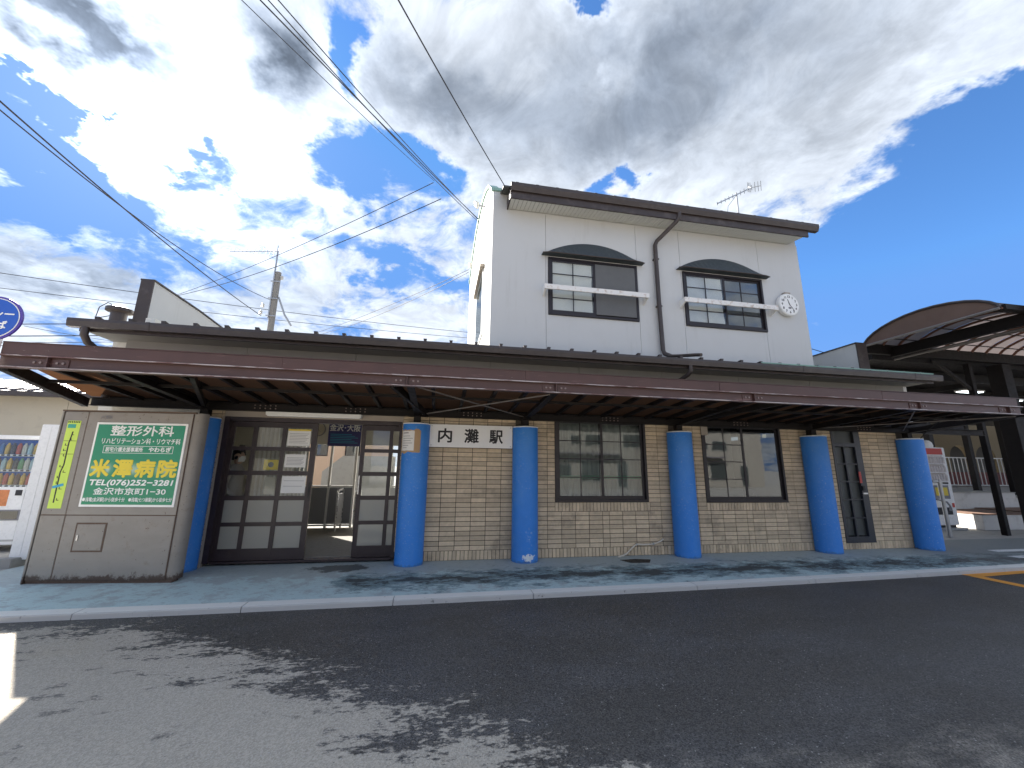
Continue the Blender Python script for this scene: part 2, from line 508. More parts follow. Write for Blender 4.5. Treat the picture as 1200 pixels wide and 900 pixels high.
def road_material():
    m, t, b = mat('asphalt')
    geo = t.new('ShaderNodeNewGeometry')
    p = geo.outputs['Position']
    sx = t.new('ShaderNodeSeparateXYZ')
    t.l.new(p, sx.inputs[0])
    X, Y = sx.outputs[0], sx.outputs[1]
    # boundary between the dried and the damp asphalt runs obliquely across the lane
    xb = t.math('SUBTRACT', t.math('MULTIPLY', Y, -1.42), 5.85)
    f = t.math('SUBTRACT', X, xb)
    q = t.scale3(p, (0.8, 1.7, 1.0))
    n1 = t.math('SUBTRACT', t.noise(q, 1.1, 3, 0.55), 0.5)
    n2 = t.math('SUBTRACT', t.noise(t.scale3(p, (0.75, 1.6, 1.0)), 5.0, 12, 0.70), 0.5)
    prob = t.smooth(t.math('ADD', f, t.math('MULTIPLY', n1, 2.6)), -2.3, 1.3)
    n3 = t.math('SUBTRACT', t.noise(t.scale3(p, (0.75, 1.5, 1.0)), 21.0, 8, 0.7), 0.5)
    n2b = t.math('ADD', t.math('MULTIPLY', n2, 0.85), t.math('MULTIPLY', n3, 0.75))
    wet = t.smooth(t.math('ADD', n2b, t.math('MULTIPLY', t.math('SUBTRACT', prob, 0.5), 0.66)), -0.05, 0.075)
    # a damp strip in the gutter along the kerb
    kerbd = t.math('ADD', Y, t.math('ADD', 2.28, t.math('MULTIPLY', X, -0.035)))
    ks = t.math('ADD', t.math('MULTIPLY', kerbd, 2.2), t.math('ADD', t.math('MULTIPLY', n2b, 4.5), t.math('MULTIPLY', t.math('ADD', X, 2.4), 0.35)))
    wet = t.math('MAXIMUM', wet, t.smooth(ks, 0.0, 0.16))
    # scattered damp blotches on the dry part
    bl = t.smooth(t.noise(t.scale3(p, (0.9, 2.0, 1.0)), 5.0, 12, 0.74), 0.57, 0.63)
    zone = t.smooth(t.noise(p, 0.95, 2, 0.5), 0.40, 0.56)
    wet = t.math('MAXIMUM', wet, t.math('MULTIPLY', t.math('MULTIPLY', bl, zone), 0.7))
    wet = t.math('MULTIPLY', wet, t.smooth(t.math('ADD', Y, t.math('MULTIPLY', n2, 2.0)), -5.9, -4.7, 0.25, 1.0))  # road out of view made drier and paler to bounce sun onto the front
    dry = t.mix(t.noise(p, 1.2, 5, 0.6), (0.40, 0.355, 0.29, 1), (0.48, 0.43, 0.355, 1))
    # rusty tinge
    dry = t.mix(t.math('MULTIPLY', t.smooth(t.noise(p, 0.7, 3, 0.5), 0.55, 0.72), 0.35), dry, (0.34, 0.27, 0.17, 1))
    dark = t.mix(t.noise(p, 0.9, 5, 0.6), (0.064, 0.059, 0.053, 1), (0.088, 0.082, 0.074, 1))
    dark = t.mix(t.smooth(t.noise(t.scale3(p, (0.5, 1.2, 1.0)), 1.3, 8, 0.65), 0.42, 0.62), dark, (0.088, 0.084, 0.080, 1))
    base = t.mix(wet, dry, dark)
    vo = t.new('ShaderNodeTexVoronoi')
    t.l.new(p, vo.inputs['Vector'])
    vo.inputs['Scale'].default_value = 120.0
    stone = t.mix(wet, t.smooth(vo.outputs['Color'], 0.0, 1.0, 0.80, 1.20), t.smooth(vo.outputs['Color'], 0.0, 1.0, 0.45, 1.60))
    base = t.mix(1.0, base, stone, 'MULTIPLY')
    vo2 = t.new('ShaderNodeTexVoronoi')
    t.l.new(p, vo2.inputs['Vector'])
    vo2.inputs['Scale'].default_value = 36.0
    chips = t.math('MULTIPLY', t.smooth(vo2.outputs['Distance'], 0.10, 0.24, 1.0, 0.0), t.smooth(t.noise(p, 26.0, 2, 0.5), 0.55, 0.62))
    base = t.mix(t.math('MULTIPLY', chips, 0.75), base, (0.50, 0.48, 0.44, 1))
    t.l.new(base, b.inputs['Base Color'])
    t.l.new(t.math('SUBTRACT', 0.88, t.math('MULTIPLY', wet, 0.36)), b.inputs['Roughness'])
    b.inputs['Specular IOR Level'].default_value = 0.35
    bn = t.new('ShaderNodeBump')
    bn.inputs['Strength'].default_value = 0.55
    bn.inputs['Distance'].default_value = 0.006
    t.l.new(t.math('ADD', t.math('MULTIPLY', vo.outputs['Distance'], 1.0), t.noise(p, 160.0, 4, 0.6)), bn.inputs['Height'])
    t.l.new(bn.outputs[0], b.inputs['Normal'])
    M['asphalt'] = m


road_material()


def pavement_material():
    m, t, b = mat('teal_pavement')
    geo = t.new('ShaderNodeNewGeometry')
    p = geo.outputs['Position']
    sx = t.new('ShaderNodeSeparateXYZ')
    t.l.new(p, sx.inputs[0])
    X, Y = sx.outputs[0], sx.outputs[1]
    paint = t.mix(t.noise(p, 3.0, 12, 0.75), (0.45, 0.61, 0.61, 1), (0.62, 0.73, 0.71, 1))
    grey = t.mix(t.noise(p, 5.0, 6, 0.6), (0.33, 0.37, 0.37, 1), (0.46, 0.50, 0.50, 1))
    worn = t.smooth(t.math('ADD', t.noise(p, 3.6, 12, 0.75), t.smooth(Y, -0.9, -0.1, 0.0, 0.22)), 0.48, 0.60)
    c = t.mix(t.math('MULTIPLY', worn, 0.75), paint, grey)
    # mossy dark scuffing in the tread line, from the entrance eastwards
    band = t.math('ABSOLUTE', t.math('ADD', Y, 0.98))
    n2 = t.noise(t.scale3(p, (0.7, 1.4, 1.0)), 2.6, 12, 0.74)
    fine = t.noise(t.scale3(p, (0.7, 1.8, 1.0)), 13.0, 10, 0.78)
    east = t.smooth(X, -3.0, -1.2)
    g = t.math('ADD', t.math('MULTIPLY', n2, 1.1), t.math('MULTIPLY', fine, 0.55))
    g = t.math('SUBTRACT', g, t.math('MULTIPLY', band, 0.42))
    g = t.math('MULTIPLY', g, east)
    c = t.mix(t.math('MULTIPLY', t.smooth(g, 0.63, 0.71), 0.72), c, (0.11, 0.185, 0.205, 1))
    c = t.mix(t.math('MULTIPLY', t.smooth(g, 0.765, 0.81), 0.88), c, (0.045, 0.047, 0.047, 1))
    c = t.mix(t.math('MULTIPLY', t.smooth(fine, 0.565, 0.60), 0.40), c, (0.05, 0.06, 0.06, 1))
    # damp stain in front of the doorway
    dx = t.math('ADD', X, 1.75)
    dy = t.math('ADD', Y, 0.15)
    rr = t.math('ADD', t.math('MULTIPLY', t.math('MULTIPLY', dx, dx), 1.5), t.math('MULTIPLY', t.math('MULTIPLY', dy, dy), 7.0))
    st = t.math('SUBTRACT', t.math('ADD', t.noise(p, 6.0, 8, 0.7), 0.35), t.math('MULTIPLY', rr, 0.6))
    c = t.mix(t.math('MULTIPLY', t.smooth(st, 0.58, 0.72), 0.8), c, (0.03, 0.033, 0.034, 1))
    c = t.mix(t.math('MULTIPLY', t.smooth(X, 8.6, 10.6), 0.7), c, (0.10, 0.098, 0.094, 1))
    t.l.new(c, b.inputs['Base Color'])
    b.inputs['Roughness'].default_value = 0.72
    bn = t.new('ShaderNodeBump')
    bn.inputs['Strength'].default_value = 0.3
    bn.inputs['Distance'].default_value = 0.006
    t.l.new(t.noise(p, 40.0, 8, 0.65), bn.inputs['Height'])
    t.l.new(bn.outputs[0], b.inputs['Normal'])
    M['teal_pavement'] = m


pavement_material()


def worn_paint(name, col, under, thr=0.60):
    m, t, b = mat(name)
    geo = t.new('ShaderNodeNewGeometry')
    p = geo.outputs['Position']
    c = t.mix(t.noise(p, 3.0, 6, 0.6), tuple(x * .88 for x in col) + (1,), tuple(col) + (1,))
    c = t.mix(t.smooth(t.noise(p, 9.0, 10, 0.72), thr, thr + 0.06), c, tuple(under) + (1,))
    t.l.new(c, b.inputs['Base Color'])
    b.inputs['Roughness'].default_value = 0.7
    M[name] = m


worn_paint('kerb_white', (0.88, 0.86, 0.79), (0.42, 0.40, 0.37), 0.62)
worn_paint('kerb_side', (0.50, 0.485, 0.46), (0.22, 0.21, 0.20), 0.60)
worn_paint('road_orange', (0.85, 0.36, 0.05), (0.30, 0.14, 0.06), 0.66)
worn_paint('sunlit_patch_white', (0.72, 0.72, 0.70), (0.20, 0.19, 0.18), 0.58)  # pale colour of the painted sunlit patches


def cabinet_material():
    m, t, b = mat('cabinet_metal')
    geo = t.new('ShaderNodeNewGeometry')
    p = geo.outputs['Position']
    sx = t.new('ShaderNodeSeparateXYZ')
    t.l.new(p, sx.inputs[0])
    c = t.mix(t.noise(t.scale3(p, (1, 1, 2.5)), 2.4, 8, 0.6), (0.215, 0.198, 0.178, 1), (0.31, 0.287, 0.26, 1))
    c = t.mix(t.math('MULTIPLY', t.smooth(t.noise(p, 6.0, 12, 0.76), 0.54, 0.70), 0.5), c, (0.17, 0.12, 0.085, 1))
    c = t.mix(t.smooth(t.noise(p, 26.0, 4, 0.65), 0.66, 0.70), c, (0.09, 0.05, 0.035, 1))
    # rust creeping up from the foot
    foot = t.math('ADD', t.math('MULTIPLY', sx.outputs[2], -3.2), t.math('ADD', 0.50, t.noise(p, 9.0, 8, 0.7)))
    c = t.mix(t.smooth(foot, 0.62, 0.80), c, (0.075, 0.05, 0.038, 1))
    t.l.new(c, b.inputs['Base Color'])
    b.inputs['Roughness'].default_value = 0.55
    b.inputs['Metallic'].default_value = 0.1
    M['cabinet_metal'] = m
    m, t, b = mat('rust')
    geo = t.new('ShaderNodeNewGeometry')
    c = t.mix(t.noise(geo.outputs['Position'], 30.0, 6, 0.65), (0.06, 0.035, 0.025, 1), (0.17, 0.12, 0.09, 1))
    t.l.new(c, b.inputs['Base Color'])
    b.inputs['Roughness'].default_value = 0.85
    M['rust'] = m
    m, t, b = mat('sign_green')
    geo = t.new('ShaderNodeNewGeometry')
    p = geo.outputs['Position']
    sx = t.new('ShaderNodeSeparateXYZ')
    t.l.new(p, sx.inputs[0])
    # printed pale streak behind the large name
    d = t.math('ABSOLUTE', t.math('SUBTRACT', sx.outputs[2], 1.50))
    st = t.math('POWER', t.smooth(d, 0.0, 0.15, 1.0, 0.0), 2.0)
    wob = t.smooth(t.noise(t.scale3(p, (1, 1, 0.1)), 6.0, 2, 0.5), 0.40, 0.66)
    c = t.mix(t.math('MULTIPLY', t.math('MULTIPLY', st, wob), 0.75), (0.02, 0.25, 0.13, 1), (0.62, 0.74, 0.66, 1))
    t.l.new(c, b.inputs['Base Color'])
    b.inputs['Roughness'].default_value = 0.3
    M['sign_green'] = m


cabinet_material()


# ------------------------------------------------------------------ mesh helpers
class MB:
    def __init__(self):
        self.v, self.f = [], []

    def add(self, verts, faces):
        o = len(self.v)
        self.v += [tuple(v) for v in verts]
        self.f += [tuple(i + o for i in f) for f in faces]
        return self

    def box(self, x0, x1, y0, y1, z0, z1):
        return self.add([(x0, y0, z0), (x1, y0, z0), (x1, y1, z0), (x0, y1, z0), (x0, y0, z1), (x1, y0, z1), (x1, y1, z1), (x0, y1, z1)],
                        [(0, 3, 2, 1), (4, 5, 6, 7), (0, 1, 5, 4), (1, 2, 6, 5), (2, 3, 7, 6), (3, 0, 4, 7)])

    def bar(self, a, b, w, h, up=(0, 0, 1)):
        a, b = Vector(a), Vector(b)
        d = (b - a).normalized()
        u = Vector(up)
        if abs(d.dot(u)) > 0.98:
            u = Vector((0, 1, 0))
        s = d.cross(u).normalized()
        t = s.cross(d).normalized()
        vs = []
        for p in (a, b):
            for i, j in ((-1, -1), (1, -1), (1, 1), (-1, 1)):
                vs.append(p + s * (i * w / 2) + t * (j * h / 2))
        return self.add(vs, [(0, 3, 2, 1), (4, 5, 6, 7), (0, 1, 5, 4), (1, 2, 6, 5), (2, 3, 7, 6), (3, 0, 4, 7)])

    def tube(self, pts, r, n=8, cap=True):
        pts = [Vector(p) for p in pts]
        rings = []
        prev = None
        for i, p in enumerate(pts):
            a = pts[max(0, i - 1)]
            c = pts[min(len(pts) - 1, i + 1)]
            d = (c - a).normalized()
            if prev is None:
                u = Vector((0, 0, 1)) if abs(d.z) < 0.9 else Vector((0, 1, 0))
                s = d.cross(u).normalized()
            else:
                s = (prev - d * prev.dot(d)).normalized()
            prev = s
            t = d.cross(s)
            rr = r[i] if isinstance(r, (list, tuple)) else r
            rings.append([p + s * (rr * math.cos(2 * PI * k / n)) + t * (rr * math.sin(2 * PI * k / n)) for k in range(n)])
        vs = [q for ring in rings for q in ring]
        fs = []
        for i in range(len(pts) - 1):
            for k in range(n):
                fs.append((i * n + k, i * n + (k + 1) % n, (i + 1) * n + (k + 1) % n, (i + 1) * n + k))
        if cap:
            fs.append(tuple(range(n - 1, -1, -1)))
            fs.append(tuple((len(pts) - 1) * n + k for k in range(n)))
        return self.add(vs, fs)

    def lathe(self, prof, c=(0, 0, 0), n=24):
        vs, fs = [], []
        for r, z in prof:
            for k in range(n):
                vs.append((c[0] + r * math.cos(2 * PI * k / n), c[1] + r * math.sin(2 * PI * k / n), c[2] + z))
        for i in range(len(prof) - 1):
            for k in range(n):
                fs.append((i * n + k, i * n + (k + 1) % n, (i + 1) * n + (k + 1) % n, (i + 1) * n + k))
        fs.append(tuple(range(n - 1, -1, -1)))
        fs.append(tuple((len(prof) - 1) * n + k for k in range(n)))
        return self.add(vs, fs)

    def prism(self, poly, axis, a, b):
        """extrude a 2-D polygon along an axis: 'x' -> poly is (y,z), 'y' -> (x,z), 'z' -> (x,y)"""
        def p3(q, t):
            return {'x': (t, q[0], q[1]), 'y': (q[0], t, q[1]), 'z': (q[0], q[1], t)}[axis]
        n = len(poly)
        vs = [p3(q, a) for q in poly] + [p3(q, b) for q in poly]
        fs = [tuple(range(n - 1, -1, -1)), tuple(range(n, 2 * n))]
        for i in range(n):
            fs.append((i, (i + 1) % n, n + (i + 1) % n, n + i))
        return self.add(vs, fs)

    def disc_y(self, cx, y0, y1, cz, r, n=36, ry=None):
        return self.prism([(cx + r * math.cos(2 * PI * k / n), cz + (ry or r) * math.sin(2 * PI * k / n)) for k in range(n)], 'y', y0, y1)

    def mesh(self, name, m, bevel=0.0, smooth=False):
        me = bpy.data.meshes.new(name)
        me.from_pydata(self.v, [], self.f)
        bm = bmesh.new()
        bm.from_mesh(me)
        bmesh.ops.recalc_face_normals(bm, faces=bm.faces)
        if bevel:
            es = [e for e in bm.edges if len(e.link_faces) == 2 and e.calc_face_angle(0) > 0.6]
            bmesh.ops.bevel(bm, geom=es, offset=bevel, segments=2, affect='EDGES', clamp_overlap=True)
        bm.to_mesh(me)
        bm.free()
        if smooth:
            for p in me.polygons:
                p.use_smooth = True
            if hasattr(me, 'set_sharp_from_angle'):
                me.set_sharp_from_angle(angle=math.radians(40))
        if m:
            me.materials.append(M[m] if isinstance(m, str) else m)
        return me

    def build(self, name, m, parent=None, bevel=0.0, smooth=False, local=False):
        if parent is not None and not local:
            o = WP[parent.name]
            self.v = [(v[0] - o[0], v[1] - o[1], v[2] - o[2]) for v in self.v]
        ob = bpy.data.objects.new(name, self.mesh(name, m, bevel, smooth))
        COL.objects.link(ob)
        if parent is not None:
            ob.parent = parent
            WP[ob.name] = WP[parent.name]
        else:
            WP[ob.name] = (0, 0, 0)
        return ob


WP = {}      # world position of each object's origin (things are only moved, not turned, unless built local)


def tag(o, label=None, cat=None, group=None, kind=None):
    for k, v in (('label', label), ('category', cat), ('group', group), ('kind', kind)):
        if v:
            o[k] = v
    return o


def thing(name, label, cat, loc=(0, 0, 0), group=None, rotz=0.0):
    o = bpy.data.objects.new(name, None)
    o.empty_display_size = 0.1
    COL.objects.link(o)
    o.location = loc
    o.rotation_euler = (0, 0, rotz)
    WP[o.name] = tuple(loc)
    return tag(o, label, cat, group)


def box(name, m, parent, x0, x1, y0, y1, z0, z1, bevel=0.0, local=False):
    return MB().box(x0, x1, y0, y1, z0, z1).build(name, m, parent, bevel, local=local)


def copy_child(src, parent, dloc):
    c = src.copy()
    COL.objects.link(c)
    c.parent = parent
    c.location = Vector(src.location) + Vector(dloc)
    WP[c.name] = WP.get(parent.name, (0, 0, 0))
    return c


def text(name, s, size, m, parent, x, y, z, bold=0.0, align='CENTER', sx=1.0, depth=0.0015, spacing=1.0, local=False, shear=0.0, fit=None):
    """printed lettering facing -Y, its baseline centre at (x, y, z)"""
    cu_ = bpy.data.curves.new(name, 'FONT')
    cu_.body = s
    cu_.size = size
    cu_.align_x = align
    cu_.extrude = depth
    cu_.space_character = spacing
    cu_.resolution_u = 3
    cu_.shear = shear
    tmp = bpy.data.objects.new('tmp', cu_)
    COL.objects.link(tmp)
    bpy.context.view_layer.update()
    dg = bpy.context.evaluated_depsgraph_get()
    me = bpy.data.meshes.new_from_object(tmp.evaluated_get(dg))
    bpy.data.objects.remove(tmp)
    xs = [v.co.x for v in me.vertices] or [0, 1]
    k = sx
    if fit:
        k = fit / (max(xs) - min(xs))
        mid = (max(xs) + min(xs)) / 2
        for v in me.vertices:
            v.co.x -= mid
    o = (0, 0, 0) if (local or parent is None) else WP[parent.name]
    for v in me.vertices:
        v.co = (v.co.x * k + x - o[0], -v.co.z + y - o[1], v.co.y + z - o[2])
    if bold:
        # heavier strokes: the letter shape repeated round a small circle
        bmx = bmesh.new()
        for q in range(8):
            a_ = 2 * PI * q / 8
            me2 = me.copy()
            for v in me2.vertices:
                v.co = (v.co.x + bold * math.cos(a_), v.co.y - 0.00012 * (q + 1), v.co.z + bold * math.sin(a_))
            bmx.from_mesh(me2)
            bpy.data.meshes.remove(me2)
        bmx.to_mesh(me)
        bmx.free()
    me.name = name
    me.materials.clear()
    me.materials.append(M[m])
    ob = bpy.data.objects.new(name, me)
    COL.objects.link(ob)
    if parent is not None:
        ob.parent = parent
        WP[ob.name] = WP[parent.name]
    return ob


def project(x, y, z):
    d = Vector((x, y, z)) - Vector(CAM_POS)
    w = d.dot(cf)
    return 600 + FPX * d.dot(cr) / w, 450 - FPX * d.dot(cu) / w


# ------------------------------------------------------------------ ground, road, kerb, pavement
ROAD_Z = -0.055


def kerb_y(x):
    """front edge of the kerb, easing away from the lane on the east"""
    return -1.865 + 0.0085 * max(0.0, x + 1.0) ** 1.7 * (1.0 if x < 9 else 1.0) * 0.62 + (0.012 * max(0.0, -x - 3.0))


g = MB()
g.add([(-900, -900, -0.12), (900, -900, -0.12), (900, 900, -0.12), (-900, 900, -0.12)], [(0, 1, 2, 3)])
tag(g.build('ground', 'concrete'), kind='structure')
g = MB()
n = 40
xs = [-40 + 100 * i / n for i in range(n + 1)]
vs, fs = [], []
for x in xs:
    vs += [(x, -14.0, ROAD_Z), (x, min(kerb_y(max(-9, min(x, 14))) + 0.05, -1.0), ROAD_Z)]
for i in range(n):
    fs.append((2 * i, 2 * i + 2, 2 * i + 3, 2 * i + 1))
g.add(vs, fs)
tag(g.build('road', 'asphalt'), kind='structure')

# pavement slab whose front follows the kerb
g = MB()
xs = [-6.6 + 0.5 * i for i in range(50)]
vs, fs = [], []
for x in xs:
    f = kerb_y(x) + 0.19
    vs += [(x, f, -0.10), (x, f, 0.0), (x, 0.9, 0.0)]
for i in range(len(xs) - 1):
    a, b = 3 * i, 3 * i + 3
    fs += [(a, b, b + 1, a + 1), (a + 1, b + 1, b + 2, a + 2)]
g.add(vs, fs)
tag(g.build('pavement', 'teal_pavement'), kind='structure')
# lit paving west of the shelter, and the apron on the east
g = MB().box(-30, -6.6, -1.72, 12.0, -0.1, -0.004)
tag(g.build('side_yard_paving', 'concrete'), kind='structure')
g = MB().box(17.9, 60, -1.2, 40.0, -0.1, -0.006)
g.box(10.6, 17.9, 0.9, 40.0, -0.1, -0.006)
tag(g.build('east_apron', 'concrete'), kind='structure')

kerb = bpy.data.objects.new('kerb', None)
COL.objects.link(kerb)
WP['kerb'] = (0, 0, 0)
tag(kerb, kind='structure')
stone_ends = [-9.0, -6.5, -4.07, -2.42, -0.75, 1.0, 3.38, 5.4, 7.4, 9.4, 11.4, 13.4, 15.4]
for a, b in zip(stone_ends[:-1], stone_ends[1:]):
    g = MB()
    m_ = 6
    top, side = MB(), MB()
    vs, fs = [], []
    for i in range(m_ + 1):
        x = a + 0.004 + (b - a - 0.008) * i / m_
        f = kerb_y(x)
        vs += [(x, f, -0.11), (x, f + 0.012, -0.008), (x, f + 0.022, 0.004), (x, f + 0.186, 0.006), (x, f + 0.187, -0.11)]
    for i in range(m_):
        p, q = 5 * i, 5 * i + 5
        for k in range(4):
            fs.append((p + k, q + k, q + k + 1, p + k + 1))
    fs.append((0, 1, 2, 3, 4))
    e = 5 * m_
    fs.append((e + 4, e + 3, e + 2, e + 1, e))
    ob = g.add(vs, fs).build('kerb_stone', 'kerb_side', kerb)
    me = ob.data
    me.materials.append(M['kerb_white'])
    for p in me.polygons:
        if abs(p.normal.z) > 0.92:
            p.material_index = 1

# orange painted box on the lane
g = MB()
oz = ROAD_Z + 0.004
g.add([(8.36, -1.80, oz), (14.0, -1.36, oz), (14.0, -1.16, oz), (8.36, -1.60, oz)], [(0, 1, 2, 3)])
g.add([(8.36, -3.4, oz), (8.56, -3.4, oz), (8.56, -1.785, oz), (8.36, -1.802, oz)], [(0, 1, 2, 3)])
tag(g.build('road_marking', 'road_orange'), kind='structure')
# sunlit patches painted as pale bars on the ground beyond the last pillar
g = MB()
for x0, x1, y0, y1 in ((10.9, 11.8, -0.95, -0.78), (11.3, 12.4, -0.42, -0.25), (12.1, 13.0, -0.90, -0.72)):
    g.box(x0, x1, y0, y1, -0.02, 0.004)
tag(g.build('sunlit_patch', 'sunlit_patch_white'), kind='structure')

# ------------------------------------------------------------------ station building
B = thing('station_building', 'two storey station with brown tiled ground floor, blue pillars and white upper floor', 'station', (2.3, 0.15, 0.0))
WY = 0.15                     # face of the tiled wall
COLX = [-4.11, -0.705, 1.276, 4.436, 7.60, 10.15]
COLR, COLH = 0.235, 2.34

# --- tiled wall: mortar backing with real openings, each tile a piece
OPEN = [(1.885, 3.785, 0.97, 2.62), (5.03, 6.935, 0.955, 2.62), (8.22, 8.985, 0.125, 2.62)]      # x0 x1 z0 z1
SILLS = [(1.885, 3.81, 0.808, 0.963), (5.04, 6.955, 0.806, 0.95)]
WTOP = 2.64
WX0, WX1 = -0.955, 10.25


def rect_minus(r, holes):
    """split a rectangle around holes into rectangles"""
    rs = [r]
    for h in holes:
        nxt = []
        for x0, x1, z0, z1 in rs:
            if h[0] >= x1 or h[1] <= x0 or h[2] >= z1 or h[3] <= z0:
                nxt.append((x0, x1, z0, z1))
                continue
            if h[0] > x0:
                nxt.append((x0, h[0], z0, z1))
            if h[1] < x1:
                nxt.append((h[1], x1, z0, z1))
            a, b = max(x0, h[0]), min(x1, h[1])
            if h[2] > z0:
                nxt.append((a, b, z0, h[2]))
            if h[3] < z1:
                nxt.append((a, b, h[3], z1))
        rs = nxt
    return rs


back = MB()
for x0, x1, z0, z1 in rect_minus((WX0, WX1, 0.0, WTOP), OPEN):
    back.box(x0, x1, WY + 0.011, WY + 0.14, z0, z1)
wall = back.build('tiled_wall', 'mortar', B)
box('west_wall_strip', 'mortar', B, -4.2, -3.885, WY + 0.011, WY + 0.14, 0.0, WTOP)
JW = 0.010
PX, PZ, Z0 = 0.2695, 0.0808, 0.164
full, odd = [], []
BAYS = [(-0.955, -0.705, 0), (-0.705, 1.276, -0.224 - 2 * PX), (1.276, 4.436, None), (4.436, 7.60, None), (7.60, 10.25, None), (-4.2, -3.885, -4.2)]
JOINTS = {2: (1.36, 4.30), 3: (4.55, 7.52), 4: (7.70, 10.20)}
for bi, (a, b, j0) in enumerate(BAYS):
    if j0 is not None:
        start = j0
        js = [a]
        x = start
        while x < b - 0.01:
            if x > a + 0.01:
                js.append(x)
            x += PX
        js.append(b)
    else:
        L, R = JOINTS[bi]
        mid = {2: 2.885, 3: 5.99, 4: 8.6}[bi]
        half = 0.068
        lj, x = [], mid - half
        while x > a + 0.01:
            lj.append(x)
            x -= PX
        rj, x = [], mid + half
        while x < b - 0.01:
            rj.append(x)
            x += PX
        js = [a] + lj[::-1] + rj + [b]
    for k in range(31):
        z0 = Z0 + k * PZ
        z1 = min(z0 + PZ - JW, WTOP)
        for x0, x1 in zip(js[:-1], js[1:]):
            for r in rect_minus((x0 + JW / 2, x1 - JW / 2, z0, z1), OPEN + [(s[0] - .003, s[1] + .003, s[2] - JW, s[3] + JW) for s in SILLS]):
                w_, h_ = r[1] - r[0], r[3] - r[2]
                if w_ < 0.015 or h_ < 0.012:
                    continue
                # behind a pillar nothing of the tile shows
                cx = (r[0] + r[1]) / 2
                if any(abs(cx - c) + w_ / 2 < 0.16 for c in COLX):
                    continue
                p0 = project(r[0], WY, r[2])
                p1 = project(r[1], WY, r[3])
                area = abs(p1[0] - p0[0]) * abs(p1[1] - p0[1])
                if r[2] > 2.36:
                    area *= 0.2
                if 1.93 < r[2] < 2.33 and -0.5 < cx < 1.03:
                    area *= 0.05
                (full if abs(w_ - (PX - JW)) < 0.002 and abs(h_ - (PZ - JW)) < 0.002 else odd).append((area, r))
full.sort(reverse=True)
bw, bh = PX - JW, PZ - JW
bm_ = MB().box(-bw / 2, bw / 2, 0, 0.016, -bh / 2, bh / 2).mesh('brick', 'brick', bevel=0.002)
for area, r in full[:300]:
    ob = bpy.data.objects.new('brick', bm_)
    COL.objects.link(ob)
    ob.parent = wall
    ob.location = ((r[0] + r[1]) / 2 - B.location[0], WY + random.uniform(-0.0015, 0.0015) - B.location[1], (r[2] + r[3]) / 2)
rest = MB()
for area, r in full[300:] + odd:
    d = random.uniform(-0.0015, 0.0015)
    rest.box(r[0], r[1], WY + d, WY + 0.016, r[2], r[3])
tag(rest.build('bricks', 'brick_small', wall), kind='stuff')
sold = MB()


def soldiers(x0, x1, z0, z1):
    n = max(1, round((x1 - x0) / 0.0695))
    p = (x1 - x0) / n
    for i in range(n):
        d = random.uniform(-0.0015, 0.0015)
        sold.box(x0 + i * p + 0.005, x0 + (i + 1) * p - 0.005, WY + d, WY + 0.016, z0, z1)


for s in SILLS:
    soldiers(*s)
for x0, x1, z0, z1 in rect_minus((WX0, WX1, 0.006, 0.156), OPEN):
    if z1 - z0 < 0.1:
        continue
    soldiers(x0, x1, z0, z1)
soldiers(8.22, 8.985, 0.004, 0.112)
soldiers(-4.2, -3.885, 0.006, 0.156)
tag(sold.build('upright_bricks', 'brick_small', wall), kind='stuff')
# return of the wall at the entrance jambs and at the east end, tiled too
ret = MB()
for k in range(29):
    z0 = 0.164 + k * PZ
    ret.box(-0.967, -0.951, WY + 0.012, WY + 0.12, z0, z0 + bh)
    ret.box(-3.901, -3.885, WY + 0.012, WY + 0.12, z0, z0 + bh)
    for y in (0.17, 0.44, 0.71, 0.98, 1.25):
        ret.box(10.234, 10.252, y, y + bw, z0, z0 + bh)
tag(ret.build('return_bricks', 'brick_small', wall), kind='stuff')
box('east_end_wall', 'mortar', B, 10.12, 10.238, WY + 0.15, 6.0, 0.0, WTOP)

# --- pillars
for i, cx in enumerate(COLX):
    prof = [(COLR, -0.02), (COLR, 0.3), (COLR, 0.8), (COLR, 1.4), (COLR, 2.0), (COLR, COLH - 0.03), (COLR - 0.004, COLH - 0.012)]
    c = MB().lathe(prof, (cx, 0, 0), 40).build('column', 'blue_paint', B, smooth=True)
    MB().lathe([(COLR + 0.003, COLH - 0.022), (COLR + 0.006, COLH - 0.006), (COLR - 0.02, COLH + 0.004)], (cx, 0, 0), 40).build('column_cap', 'white_metal', c, smooth=True)

# --- wall band over the entrance and under the low roof
box('entrance_lintel', 'beige_trim', B, -3.885, -0.957, WY + 0.006, WY + 0.13, 2.385, 2.52)
box('lintel_backing', 'grey_siding', B, -4.6, -0.953, WY + 0.02, WY + 0.14, 2.522, 2.66)
UP = [-5.55, -3.70, -1.88, 0.60, 2.42, 4.24, 6.06, 7.88, 9.70, 10.50]
for a, b in zip(UP[:-1], UP[1:]):
    box('cladding_panel', 'grey_siding', B, a + 0.004, b - 0.004, WY + 0.002 + (0.014 if a == 0.60 else 0.0), WY + 0.10, 2.645, 3.75)
box('end_pilaster', 'side_wall', B, -5.86, -5.56, 0.32, 0.7, 0.0, 3.75)
box('end_trim', 'white_metal', B, 10.504, 10.60, 0.16, 0.4, 2.645, 3.72)
box('west_gable_wall', 'side_wall', B, -5.72, -5.56, 0.704, 6.0, 0.0, 4.2)
box('west_bay_wall', 'side_wall', B, -5.555, -4.21, WY + 0.02, WY + 0.14, 0.0, 2.66)
box('rear_wall_east', 'side_wall', B, -0.8, 10.1, 5.9, 6.0, 0.0, 4.3)

